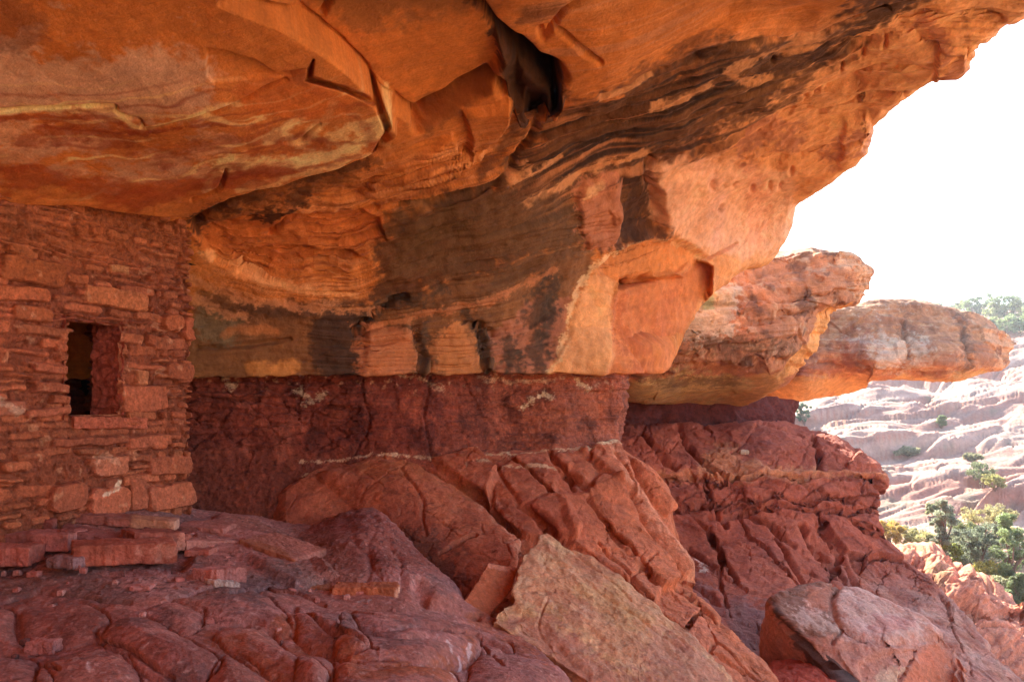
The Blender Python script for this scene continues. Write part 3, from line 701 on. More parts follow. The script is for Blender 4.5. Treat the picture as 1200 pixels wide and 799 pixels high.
# ------------------------------------------------------------------ jointed red outcrop in the middle
def build_outcrop():
    s = patch([(335, 575), (380, 545), (470, 536), (600, 528), (690, 523), (722, 522), (742, 530), (768, 552), (788, 580), (786, 602), (796, 640), (812, 668), (813, 681), (800, 686), (835, 712), (868, 755), (915, 800), (970, 880)],
              [(330, 760), (480, 830), (600, 900), (700, 950), (960, 980)],
              [(340, 570, 7.5), (380, 540, 7.85), (470, 532, 8.1), (600, 527, 8.45), (720, 522, 8.9), (790, 590, 8.5), (812, 680, 7.6), (560, 600, 7.55), (450, 600, 7.35), (500, 680, 6.6), (420, 700, 6.5), (610, 640, 6.95), (680, 640, 7.15), (700, 700, 6.55), (760, 700, 6.8), (850, 740, 6.7), (800, 799, 5.9), (915, 800, 6.3), (650, 799, 5.3), (600, 900, 4.6), (900, 950, 5.0), (340, 760, 5.8)],
              760, 420, (182, 96, 70), ext_top=[(0, .35, -.02), (.3, 1.2, -.6), (.5, 2, -3)], ext_right=[(.4, .2, -1), (.8, .5, -4)], ext_left=[(-.5, .3, -.3)], roll=[('top', .12, .02)])
    s.disp += .05 * s.n(.8, 2, 3) + .012 * s.n(3, 4, 5)
    q = s.px * .80 - (s.py - 600) * .60; r = s.px * .6 + s.py * .8; qn = np.c_[q / 52, r / 120, q * 0] + .04 * np.c_[s.w1, s.w2, s.w1]
    h, e = facets(qn, 3, .45, .25); right = sstep(575, 640, s.px)
    s.disp += right * (.10 * h - .04 * sstep(.04, 0, e)) * sstep(670, 700, s.py)
    h, e = facets(s.pos * 3.0 + .1 * np.c_[s.w1, s.w2, s.w1], 8, .6, .2); s.disp += .025 * h * (.3 + .7 * right)
    # big smooth face on the left
    s.dome([(372, 560), (400, 545), (462, 536), (500, 552), (540, 578), (590, 612), (618, 640), (608, 672), (548, 708), (505, 690), (462, 645), (410, 600)], .14, 13)
    s.plate([(505, 540), (560, 532), (582, 560), (574, 592), (556, 588), (535, 570)], .12, 4, 2, tilt=(.05, .05))
    s.plate([(580, 556), (612, 532), (640, 540), (655, 562), (650, 580), (614, 596), (640, 636), (610, 630), (580, 598)], .05, 3, 2)
    s.dome([(613, 596), (648, 580), (668, 602), (681, 622), (676, 636), (656, 632), (636, 616)], .09, 3, 1, sm=False)
    s.dome([(650, 534), (664, 532), (672, 548), (662, 560), (652, 550)], .05, 5, 1); s.dome([(660, 549), (686, 540), (698, 562), (684, 573), (670, 566)], .06, 5, 1)
    s.dome([(684, 576), (702, 560), (722, 566), (738, 588), (752, 620), (785, 668), (794, 692), (772, 694), (740, 660), (712, 622)], .07, 2, 1, sm=False)
    s.plate([(684, 576), (702, 560), (722, 566), (738, 588), (752, 620), (785, 668), (794, 692), (772, 694), (740, 660), (712, 622)], .04, 2, 1, tilt=(.07, 0))
    s.dome([(736, 556), (748, 568), (764, 592), (790, 628), (810, 660), (815, 684), (796, 682), (776, 655), (757, 620), (738, 592)], .15, 6, 1, sm=False)
    s.plate([(680, 528), (722, 520), (736, 545), (742, 585), (720, 570), (704, 556)], .10, 3, 2, tilt=(.04, .02))
    s.dome([(732, 532), (760, 546), (776, 566), (790, 592), (782, 606), (762, 588), (748, 566)], .12, 4, 1, sm=False)
    s.plate([(646, 582), (690, 582), (720, 640), (770, 692), (768, 712), (720, 680), (672, 640)], .06, 4, 3)
    s.dome([(655, 640), (720, 660), (780, 700), (830, 735), (905, 800), (940, 870), (800, 900), (690, 760)], .06, 6, 4)
    s.apply()
    for a in (((600, 536), (632, 572), (655, 590)), ((622, 600), (668, 652), (716, 700)), ((690, 590), (726, 640), (764, 690)), ((700, 640), (750, 694), (800, 745)), ((640, 530), (676, 576)), ((560, 640), (520, 660)), ((820, 720), (800, 760), (850, 800)), ((716, 536), (738, 570))):
        s.crack(a, 1.5, .10, 3)
    main = [(462, 533), (500, 552), (535, 578), (572, 598), (602, 625), (618, 642)]
    s.crack(main, 2.6, .2, 1.5); s.crack([(608, 672), (618, 642), (660, 640)], 4, .1)
    s.crack([(662, 560), (690, 574)], 3, .1, 1); s.crack([(736, 588), (746, 592)], 2, .06, 1)
    s.crack([(610, 596), (640, 618), (656, 634), (700, 660), (760, 712)], 3, .06, 2); s.crack([(580, 545), (590, 570), (612, 598)], 2, .04, 2)
    s.crack([(470, 560), (490, 600), (500, 640)], 1.6, .03, 3); s.crack([(505, 700), (470, 650), (440, 620)], 8, .10, 3); s.crack([(706, 500), (690, 530), (688, 540)], 3, .06, 1)
    s.crack([(790, 690), (830, 720), (850, 735)], 3, .08, 3); s.crack([(700, 690), (780, 740), (870, 790)], 2, .04, 4); s.crack([(760, 660), (740, 700), (800, 790)], 2, .03, 4)
    s.disp += .012 * s.n(7, 4, 15) + .005 * s.n(22, 3, 17)
    h, e = facets(s.pos * np.array([3.2, 3.2, 3.2]) + .25 * np.c_[s.w1, s.w2, s.w1], 28, .4, .2); s.disp -= .022 * sstep(.035, 0, e) * sstep(-.1, .3, s.n(1.2, 3, 29))
    s.tint(sstep(-.1, .4, s.n(1.8, 4, 61)) * .4, (196, 112, 86)); s.tint(sstep(.0, .45, -s.n(2.6, 4, 64)) * .45, (142, 64, 46))
    s.tint(sstep(640, 760, s.px) * .35, (208, 120, 82))
    s.fill([(440, 600), (480, 600), (560, 670), (540, 706), (500, 690), (455, 650)], (122, 62, 50), .5, 12, k=.8)
    s.fill([(470, 635), (505, 640), (545, 690), (525, 704), (490, 680)], (74, 46, 42), .6, 9, k=.9)
    s.stroke([(560, 596), (600, 622), (612, 660)], 7, (216, 148, 128), .5, k=.9); s.stroke([(715, 528), (740, 580), (800, 660), (810, 680)], 5, (226, 150, 122), .6, k=.7)
    s.fill([(690, 640), (760, 690), (840, 745), (900, 800), (840, 830), (740, 720)], (198, 118, 96), .5, 12, k=.9, f=4)
    s.stroke([(400, 538), (520, 535), (640, 530), (724, 524)], 1.3, (226, 184, 154), .75, k=1.5, f=14, wa=3); s.stroke([(545, 556), (600, 553), (650, 556)], 1.6, (230, 190, 160), .6, k=1.2, f=10, wa=2); s.stroke([(690, 526), (730, 524)], 1.8, (236, 204, 176), .8, k=1, wa=2)
    s.stroke([(430, 555), (500, 560), (540, 590)], 14, (160, 90, 52), .4, k=.9)
    s.mottle(.2); s.grade = (1.02, 1.08, .82)
    tag(s.build("rock_outcrop", M_RED), kind="structure")
build_outcrop()

# ------------------------------------------------------------------ red ledge further along and its apron
def build_ledge():
    s = patch([(690, 505), (760, 502), (870, 494), (915, 492), (945, 502), (980, 508), (1004, 524), (1026, 545), (1030, 560), (1023, 582), (1024, 606), (1036, 630), (1050, 646), (1070, 660), (1100, 690), (1150, 750), (1215, 815), (1300, 900)],
              [(690, 900), (900, 950), (1100, 980), (1300, 1000)],
              [(700, 505, 13.5), (870, 495, 14), (915, 493, 14.2), (985, 510, 14), (1028, 552, 13.2), (1023, 600, 12.7), (1050, 646, 12.3), (730, 555, 12.2), (900, 555, 12.5), (730, 600, 11.8), (900, 610, 11.9), (800, 680, 10.3), (950, 680, 10.6), (900, 740, 9), (1100, 700, 11.2), (1200, 800, 9.6), (1050, 799, 8.5), (850, 799, 7.6), (700, 799, 8), (1000, 900, 7), (1300, 1000, 7.2), (800, 530, 13.1), (960, 530, 13.4)],
              760, 440, (164, 78, 58), ext_top=[(.1, .5, 0), (.3, 1.5, -.8), (1, 2.5, -5)], ext_right=[(.5, .3, -2)], roll=[('top', .35, .03)])
    s.disp += .10 * s.n(.6, 2, 3) + .025 * s.n(2.4, 4, 5)
    # joints that lean to the right, down the apron
    q = s.px * .82 - (s.py - 600) * .62; r = s.px * .6 + s.py * .8
    f1, f2, idv = worley(np.c_[q / 46, r / 150, np.zeros(len(q))] + .06 * np.c_[s.w1, s.w2, s.w1], 6)
    ap = sstep(596, 625, s.py)
    h, e = facets(np.c_[q / 58, r / 170, np.zeros(len(q))] + .04 * np.c_[s.w1, s.w2, s.w1], 6, .5, .35)
    s.disp += ap * (.17 * h - .10 * sstep(.04, 0, e))
    h, e = facets(s.pos * 2.0 + .1 * np.c_[s.w1, s.w2, s.w1], 18, .6, .2); s.disp += .06 * h
    f1, f2, idv = worley(np.c_[s.px / 34, s.py / 15, np.zeros(len(q))] + .2 * np.c_[s.w1, s.w2, s.w1], 9)
    md = sstep(556, 562, s.py) * sstep(606, 596, s.py + (900 - s.px) * .05)
    s.disp += md * (.06 * sstep(.0, .08, f2 - f1) + .09 * idv - .1)
    f1, f2, idv = worley(np.c_[s.px / 62 + s.py / 90, s.py / 44, np.zeros(len(q))] + .25 * np.c_[s.w1, s.w2, s.w1], 12)
    s.disp += sstep(552, 546, s.py) * (.03 * sstep(.0, .05, f2 - f1) + .10 * idv - .08)
    s.plate([(725, 540), (800, 550), (835, 560), (880, 553), (960, 556), (1034, 556), (1034, 574), (960, 570), (850, 572), (725, 562)], .07, 2.5, 5)
    s.apply()
    for a in (((726, 560), (800, 563), (840, 569), (900, 560), (1020, 566)), ((760, 590), (850, 590), (1000, 584)), ((830, 606), (920, 596), (1020, 600))): s.crack(a, 3, .12, 4)
    for a in (((823, 562), (836, 590), (852, 614)), ((752, 510), (790, 550)), ((795, 505), (812, 530), (850, 562)), ((905, 632), (925, 660), (945, 690)), ((832, 620), (846, 655), (862, 682)), ((808, 640), (840, 665)), ((955, 598), (985, 650), (1010, 690)), ((985, 600), (1010, 622), (1036, 632)), ((955, 510), (965, 552)), ((935, 620), (980, 670)), ((960, 640), (1000, 690)), ((870, 600), (930, 640)), ((722, 620), (790, 700))):
        s.crack(a, 2.4, .24, 2)
    s.disp += .03 * s.n(4, 4, 15) + .01 * s.n(14, 3, 17)
    h, e = facets(s.pos * np.array([2.2, 2.2, 2.6]) + .25 * np.c_[s.w1, s.w2, s.w1], 28, .4, .2); s.disp -= .04 * sstep(.04, 0, e) * sstep(-.1, .3, s.n(.9, 3, 29))
    s.tint(sstep(-.1, .4, s.n(1.1, 4, 61)) * .5, (182, 96, 76)); s.tint(sstep(.0, .45, -s.n(1.7, 4, 64)) * .5, (128, 58, 46))
    s.fill([(840, 520), (900, 545), (960, 548), (960, 556), (860, 566), (820, 555)], (206, 132, 96), .6, 6, k=.8); s.stroke([(730, 556), (860, 562), (1030, 558)], 4, (204, 122, 84), .5, k=.9)
    pale = sstep(640, 700, s.py - (s.px - 1000) * .25) * sstep(960, 1040, s.px)
    s.tint(pale * .6 * (.6 + .6 * s.n(3, 3, 70)), (206, 160, 150))
    s.fill([(800, 700), (900, 720), (930, 800), (960, 900), (850, 900), (860, 760)], (128, 86, 84), .75, 20, k=.7, f=3)
    s.fill([(760, 640), (830, 690), (860, 730), (800, 720)], (150, 86, 80), .6, 10, k=.8); s.stroke([(820, 655), (824, 668)], 3, (230, 200, 190), .6, k=1)
    s.mottle(.2); s.grade = (.95, 1.05, .82)
    tag(s.build("rock_ledge", M_RED), kind="structure")
    # stepped sunlit rocks beyond the apron
    s = patch([(1020, 645), (1045, 642), (1062, 645), (1085, 652), (1110, 660), (1128, 672), (1136, 690), (1142, 701), (1168, 702), (1184, 710), (1189, 722), (1215, 742), (1300, 800)], [(1020, 760), (1100, 840), (1200, 900), (1300, 960)],
              [(1030, 645, 14.5), (1062, 645, 15.2), (1130, 672, 15.2), (1186, 710, 14.6), (1100, 700, 13.4), (1150, 760, 12.4), (1200, 800, 12), (1300, 960, 9), (1060, 690, 13.2), (1300, 800, 13)], 420, 220, (196, 124, 92),
              ext_top=[(.2, .9, .05), (.8, 2.2, -.6), (1.5, 3.5, -4)], ext_right=[(1, 0, -2)], roll=[('top', .3, .06)])
    s.disp += .12 * s.n(.9, 3, 3) + .05 * s.n(3, 4, 5)
    st = fbm(np.c_[s.pos[:, 2] * 5, s.pos[:, 0] * .6, s.pos[:, 1] * .6], 4, 4); s.disp += .12 * np.clip(st * 2.4, -1, 1)
    h, e = facets(s.pos * np.array([.9, .9, 1.8]), 31, .5, .4); s.disp += .22 * h - .08 * sstep(.05, 0, e)
    s.dome([(1085, 655), (1120, 662), (1138, 690), (1118, 715), (1095, 700)], .2, 12); s.dome([(1120, 702), (1168, 698), (1190, 716), (1176, 726), (1130, 722)], .25, 9); s.dome([(1130, 735), (1190, 735), (1230, 770), (1180, 790), (1140, 765)], .22, 16)
    s.apply(); s.crack([(1085, 715), (1120, 728), (1190, 728)], 5, .25); s.crack([(1075, 655), (1095, 690), (1100, 715)], 4, .15); s.crack([(1120, 735), (1135, 770), (1200, 799)], 4, .2)
    s.disp += .03 * s.n(6, 4, 9); s.tint(sstep(0, .4, s.n(2, 4, 11)) * .5, (212, 142, 106)); s.fill([(1088, 665), (1108, 672), (1106, 695), (1090, 688)], (110, 92, 56), .6, 6, k=.8); s.mottle(.2)
    tag(s.build("rock_shelf", M_RED), kind="structure")
build_ledge()

# ------------------------------------------------------------------ hidden cliff block behind the alcove, added to keep the sun out
def build_cliff():
    n1, n2 = 60, 120
    rows = []
    for k, t in enumerate(np.linspace(0, 1, n1)):
        z = -5 + 12.6 * min(t / .8, 1); ins = max(0, (t - .8) / .2)
        th = np.linspace(0, 2 * math.pi, n2, endpoint=False)
        c, sn = np.cos(th), np.sin(th)
        e = 2 / 5.0
        x = -13 + 15.0 * (1 - .97 * ins) * np.sign(c) * np.abs(c) ** e
        y = 26 + 11.5 * (1 - .97 * ins) * np.sign(sn) * np.abs(sn) ** e
        rows.append(np.c_[x, y, np.full(n2, z + .6 * ins)])
    s = Surf(np.concatenate(rows), grid_faces(n1, n2, wrap=True), None, None, (186, 112, 76))
    if ((s.pos - [-13, 26, 0]) * s.nrm).sum(1).mean() < 0: s.faces = s.faces[:, ::-1]; s.nrm = -s.nrm
    s.disp += .25 * s.n(.3, 3, 2) * .6 + .12 * fbm(s.pos * np.array([.3, .3, 2.5]), 4, 8); s.mottle(.15)
    tag(s.build("hidden_cliff_block", M_LEDGE), kind="structure")
build_cliff()

# ------------------------------------------------------------------ the two overhanging slabs beyond
def build_overhangs():
    s = patch([(770, 345), (820, 322), (860, 305), (905, 298), (960, 296), (995, 298), (1014, 307), (1022, 320)],
              [(700, 470), (745, 472), (800, 475), (868, 477), (900, 462), (930, 442), (958, 396), (984, 360), (1004, 354), (1017, 342), (1022, 326)],
              [(770, 345, 12.4), (860, 305, 12.9), (905, 298, 13.3), (990, 298, 13.0), (1022, 323, 13.1), (990, 335, 12.5), (985, 356, 12.7), (940, 380, 12.3), (860, 370, 11.9), (820, 420, 11.9), (900, 425, 12.2), (925, 410, 12.25), (930, 440, 13.1), (868, 477, 14.6), (800, 475, 14.4), (720, 470, 13.6), (750, 445, 12.3), (840, 445, 12.9), (960, 395, 12.9)],
              420, 260, (184, 112, 80), ext_top=[(0, .5, .12), (-.3, 2, .25), (-1.5, 7, .3)], ext_bot=[(0, .8, .05), (-1, 3, .1), (-2, 7, .5)], ext_left=[(-1, 1.5, 0)], roll=[('top', .5, .06), ('bot', .15, .03)])
    s.disp += .06 * s.n(.9, 3, 3) + .025 * s.n(2.6, 4, 5) + .012 * s.n(8, 4, 7) + .05 * np.clip(2 * fbm(np.c_[s.pos[:, 2] * 4 - s.pos[:, 0] * .5, s.pos[:, 0] * .3, s.pos[:, 1] * .3], 4, 44), -1, 1)
    s.crack([(985, 356), (955, 392), (928, 428), (915, 442)], 3, .06, 1); s.crack([(860, 345), (920, 350), (1000, 340)], 3, .06, 4); s.crack([(870, 385), (915, 372), (960, 365)], 3, .08, 4); s.crack([(740, 446), (830, 428), (920, 424)], 4, .10, 4)
    s.groove([(870, 330), (930, 318), (990, 322)], 5, .05); s.groove([(800, 452), (860, 448), (915, 444)], 4, .04); s.crack([(999, 322), (1000, 336)], 3, .08, 0)
    h, e = facets(s.pos * np.array([1.1, 1.1, 1.6]), 4, .55, .2); s.disp += .12 * h
    s.disp *= .3 + .7 * sstep(446, 432, s.py + .0 * s.px)
    s.apply(); s.disp += (.02 * np.clip(s.n(6, 4, 14), 0, 1) - .03 * sstep(.3, .5, s.n(5, 3, 16))) * sstep(440, 430, s.py)
    face = sstep(440, 425, s.py + 5 * s.w1)
    s.tint(face * .5, (172, 114, 82)); s.tint(face * sstep(.0, .4, s.n(2.0, 4, 20)) * .6, (120, 76, 58)); s.tint(face * sstep(.25, .45, s.n(5, 4, 24)) * .4, (202, 160, 130)); s.tint(face * sstep(.3, .5, s.n(3.4, 4, 27)) * .6, (88, 60, 52))
    s.fill([(790, 360), (830, 340), (862, 332), (862, 370), (850, 395), (800, 400)], (178, 156, 138), .7, 7, k=.9); s.fill([(828, 350), (838, 350), (836, 362), (826, 362)], (120, 140, 110), .6, 4)
    s.stroke([(810, 402), (860, 405), (930, 412)], 8, (96, 66, 46), .6, k=.9)
    s.fill([(986, 356), (996, 362), (950, 420), (925, 440), (922, 432), (950, 392)], (226, 152, 92), .9, 3, k=.2); s.fill([(700, 480), (745, 446), (860, 440), (925, 438), (900, 470), (868, 480)], (204, 146, 92), .75, 5, k=.4)  # bounce light painted orange on the side plane and the underside
    s.fill([(740, 448), (850, 440), (880, 452), (840, 466), (745, 468)], (196, 160, 112), .6, 6, k=.9); s.stroke([(745, 440), (800, 448), (860, 446)], 5, (110, 78, 50), .6, k=.9)
    s.stroke([(990, 305), (1015, 318), (1012, 345)], 8, (222, 156, 116), .6, k=.6)
    s.mottle(.2); s.grade = (.98, 1.1, .95); o = s.build("overhanging_rock", M_LEDGE, origin=P(860, 440, 13))
    tag(o, "upper overhanging rock with blunt rounded nose, directly beyond the alcove roof lip", "rock", "overhanging rocks beyond the alcove")
    s = patch([(930, 400), (970, 366), (990, 356), (1012, 352), (1080, 354), (1140, 370), (1172, 383), (1186, 396), (1189, 404)],
              [(850, 480), (880, 479), (940, 470), (1010, 457), (1019, 448), (1060, 446), (1110, 446), (1155, 439), (1178, 428), (1189, 409)],
              [(930, 400, 16.9), (985, 357, 17.1), (1080, 354, 17.4), (1140, 370, 17.2), (1189, 404, 17.2), (1150, 410, 16.6), (1110, 438, 16.3), (1110, 446, 16.9), (1020, 438, 16.2), (940, 440, 16.3), (880, 479, 18.6), (1010, 457, 17.9), (1060, 400, 16.4), (980, 400, 16.5), (1170, 432, 17.0)],
              420, 200, (184, 116, 84), ext_top=[(0, .5, .05), (-.1, 1.2, 0), (-.4, 1.9, -.5)], ext_bot=[(0, .6, .05), (-.2, 1.3, .1), (-.4, 1.9, .5)], ext_left=[(-1, 1, 0)], roll=[('top', .6, .08), ('bot', .1, .03)])
    s.disp += .06 * s.n(.7, 3, 3) + .025 * s.n(2.2, 4, 5) + .012 * s.n(7, 4, 7) + .05 * np.clip(2 * fbm(np.c_[s.pos[:, 2] * 4 + s.pos[:, 0] * .3, s.pos[:, 0] * .25, s.pos[:, 1] * .3], 4, 44), -1, 1)
    for a in (((1030, 366), (1090, 368), (1150, 382)), ((1005, 358), (1060, 362), (1120, 368)), ((1177, 395), (1178, 425)), ((960, 425), (1010, 436), (1080, 438)), ((1060, 380), (1064, 420)), ((1130, 384), (1136, 420))): s.crack(a, 2.5, .08, 3)
    h, e = facets(s.pos * np.array([.9, .9, 1.5]), 9, .55, .2); s.disp += .13 * h
    s.disp *= .3 + .7 * sstep(450, 440, s.py)
    s.apply(); s.disp += .03 * np.clip(s.n(5, 4, 14), 0, 1)
    face = sstep(447, 438, s.py + 3 * s.w1)
    s.tint(face * .5, (176, 118, 84)); s.tint(face * sstep(.0, .4, s.n(1.6, 4, 20)) * .6, (132, 80, 62)); s.tint(face * sstep(.28, .48, s.n(4, 4, 24)) * .4, (202, 158, 126))
    s.fill([(995, 395), (1030, 390), (1080, 405), (1090, 425), (1040, 430), (1000, 412)], (198, 168, 150), .5, 10, k=1.2, f=5); s.stroke([(1130, 372), (1132, 400), (1128, 432)], 6, (96, 68, 58), .6, k=.9); s.stroke([(1062, 362), (1066, 395)], 6, (110, 78, 66), .5, k=.9); s.stroke([(940, 440), (990, 425), (1010, 400)], 12, (140, 74, 64), .5, k=.9)
    s.fill([(850, 484), (925, 444), (1020, 444), (1110, 440), (1160, 432), (1150, 446), (1020, 456), (940, 474)], (196, 142, 92), .8, 4, k=.3); s.stroke([(1160, 395), (1182, 405), (1172, 428)], 7, (226, 160, 120), .6, k=.6)  # light from below painted orange on the underside
    s.mottle(.2); s.grade = (.98, 1.1, .95); o = s.build("overhanging_rock", M_LEDGE, origin=P(1000, 450, 17))
    tag(o, "lower overhanging rock, long flat beak-like tongue reaching furthest over the canyon", "rock", "overhanging rocks beyond the alcove")
build_overhangs()

# ------------------------------------------------------------------ unseen wall behind the camera, added to cut light from that side
def build_end_wall():
    a = np.linspace(0, 1, 60); z = np.linspace(-1, 5.5, 40)
    path = smooth([(-6.2, 2), (-6.0, -3), (-4.2, -6.5), (-1, -8.2), (2.6, -8.6), (3.4, -9.4)], 10)
    g = np.stack([np.c_[path + np.c_[np.zeros(len(path)), -.12 * np.full(len(path), (k - 2) ** 2 * .3)], np.full(len(path), k)] for k in z])
    s = Surf(g.reshape(-1, 3), grid_faces(len(z), len(path)), None, None, (176, 108, 76))
    if s.nrm[:, 1].mean() < 0: s.faces = s.faces[:, ::-1]; s.nrm = -s.nrm
    s.disp += .3 * s.n(.5, 3, 2) + .08 * fbm(s.pos * np.array([.4, .4, 3]), 4, 5); s.mottle(.2)
    tag(s.build("added_end_wall", M_LEDGE), kind="structure")
build_end_wall()
# ------------------------------------------------------------------ canyon
_prof_y = np.array([0, 9, 12, 14.5, 17, 21, 25, 31, 31.6, 34, 50, 58, 58.5, 74, 95, 120, 400])
_prof_p = np.array([2400, 960, 840, 770, 725, 660, 622, 546, 535, 526, 442, 414, 404, 386, 372, 367, 440])
_prof_z = EYE + (HZ - _prof_p) / F * _prof_y
_prof_z[0] = _prof_z[1] = _prof_z[2] = -3.2; _prof_z[-1] = 15
def terrain_z(x, y):
    x, y = np.asarray(x, float), np.asarray(y, float)
    r = np.hypot(x, y) * .89
    p = np.c_[x.ravel(), y.ravel(), np.zeros(x.size)]
    wob = fbm(p * .045, 3, 4) * 2.2 * sstep(14, 40, r.ravel())
    tilt = (x.ravel() - .5 * y.ravel()) * .03 * sstep(16, 50, r.ravel())
    base = np.interp(r.ravel() + wob * 1.2, _prof_y, _prof_z) + tilt
    amp = sstep(13, 26, r.ravel())
    rot = np.c_[p[:, 0] * .94 + p[:, 1] * .34, p[:, 1] * .94 - p[:, 0] * .34, p[:, 2]]
    h = base + amp * (.8 * fbm(p * .10, 3, 8) + .45 * (ridged(rot * np.array([.04, .16, 1]), 3, 12) - .5) + .25 * fbm(rot * np.array([.2, .9, 1]), 3, 17))
    sp = 1.35
    q = (h - .10 * p[:, 0] - .02 * p[:, 1]) / sp + 1.8 * fbm(p * .06, 3, 19)
    fr = q - np.floor(q)
    ter = (np.floor(q) + sstep(.62, 1.0, fr)) * sp
    h = h + amp * .95 * (ter - q * sp) * np.clip(.65 + 1.2 * fbm(p * .12, 2, 23), .1, 1)
    fh, fe = facets(np.c_[rot[:, 0] * .07, rot[:, 1] * .30, rot[:, 2]] + .12 * fbm(p * .3, 2, 51)[:, None], 7, .6, .5)
    h = h + amp * (.38 * fh - .10 * sstep(.06, 0, fe))
    fh, fe = facets(np.c_[rot[:, 0] * .25, rot[:, 1] * 1.1, rot[:, 2]] + .12 * fbm(p * .9, 2, 53)[:, None], 9, .6, .5)
    h = h + amp * (.16 * fh - .05 * sstep(.06, 0, fe))
    h = h + amp * .10 * fbm(rot * np.array([.4, 2.6, 1]), 4, 27)
    return h.reshape(x.shape)
def build_canyon():
    az = np.radians(np.r_[np.linspace(-180, 14, 90, endpoint=False), np.linspace(14, 38, 420, endpoint=False), np.linspace(38, 180, 110, endpoint=False)])
    rr = np.r_[0.5, 4, 7, np.geomspace(9, 150, 640), 200, 300, 500, 900, 2000]
    rr = rr[rr < 450]
    R, A = np.meshgrid(rr, az, indexing='ij')
    X, Y = R * np.sin(A), R * np.cos(A)
    Z = terrain_z(X, Y)
    pos = np.stack([X, Y, Z], -1).reshape(-1, 3)
    s = Surf(pos, grid_faces(len(rr), len(az), wrap=True), np.zeros(len(pos)), np.zeros(len(pos)), (152, 112, 92))
    if s.nrm[:, 2].mean() < 0: s.faces = s.faces[:, ::-1]; s.nrm = -s.nrm
    s.tint(sstep(0, .4, s.n(.16, 4, 4)) * .5, (168, 134, 112)); s.tint(sstep(.05, .4, -s.n(.22, 4, 9, (1, 1, 3))) * .5, (120, 88, 78))
    lz = fbm(np.c_[Z.ravel() * 2.2 - .22 * X.ravel(), X.ravel() * .03, Y.ravel() * .03], 4, 66); s.tint(sstep(.05, .4, lz) * .55, (164, 104, 80)); s.tint(sstep(.1, .4, -lz) * .45, (176, 146, 124)); s.tint(sstep(.3, .5, s.n(.5, 4, 71)) * .6, (104, 96, 74))
    fl = sstep(24, 19, np.hypot(X, Y).ravel() * .89 + 3 * s.w1); s.tint(fl * .7, (168, 130, 96)); s.tint(fl * sstep(.1, .4, s.n(.7, 3, 30)) * .6, (120, 116, 70))
    s.mottle(.1)
    tag(s.build("canyon_terrain", M_FAR), kind="structure")
build_canyon()
def ground_at(px, py):
    y = np.linspace(12, 160, 6000); x = (px - 600) / F * y; z = EYE + (HZ - py) / F * y
    hit = np.nonzero(z <= terrain_z(x, y))[0]
    k = hit[0] if len(hit) else len(y) - 1
    return np.array([x[k], y[k], float(terrain_z(x[k:k + 1], y[k:k + 1])[0])])

# ------------------------------------------------------------------ trees and shrubs
def leaf_mat():
    m = bpy.data.materials.new("foliage"); m.use_nodes = True
    t = m.node_tree; b = t.nodes["Principled BSDF"]; b.inputs["Roughness"].default_value = .7
    at = t.nodes.new("ShaderNodeAttribute"); at.attribute_name = "tone"
    t.links.new(at.outputs["Color"], b.inputs["Base Color"])
    tr = t.nodes.new("ShaderNodeBsdfTranslucent"); t.links.new(at.outputs["Color"], tr.inputs[0])
    mx = t.nodes.new("ShaderNodeMixShader"); mx.inputs[0].default_value = .5
    t.links.new(b.outputs[0], mx.inputs[1]); t.links.new(tr.outputs[0], mx.inputs[2]); t.links.new(mx.outputs[0], t.nodes["Material Output"].inputs[0])
    return m
M_LEAF = leaf_mat()
M_BARK = rock_mat("grey_bark", 12, 60, .6, .3)
def tube(pts, rad, n=7):
    pts = np.asarray(pts, float); rings = []
    for k, p in enumerate(pts):
        d = pts[min(k + 1, len(pts) - 1)] - pts[max(k - 1, 0)]; d /= np.linalg.norm(d) + 1e-9
        a = np.cross(d, [0.3, 1, 0.2]); a /= np.linalg.norm(a); b = np.cross(d, a)
        th = np.linspace(0, 2 * math.pi, n, endpoint=False)
        rings.append(p + rad[k] * (np.cos(th)[:, None] * a + np.sin(th)[:, None] * b))
    return np.concatenate(rings), grid_faces(len(pts), n, wrap=True)
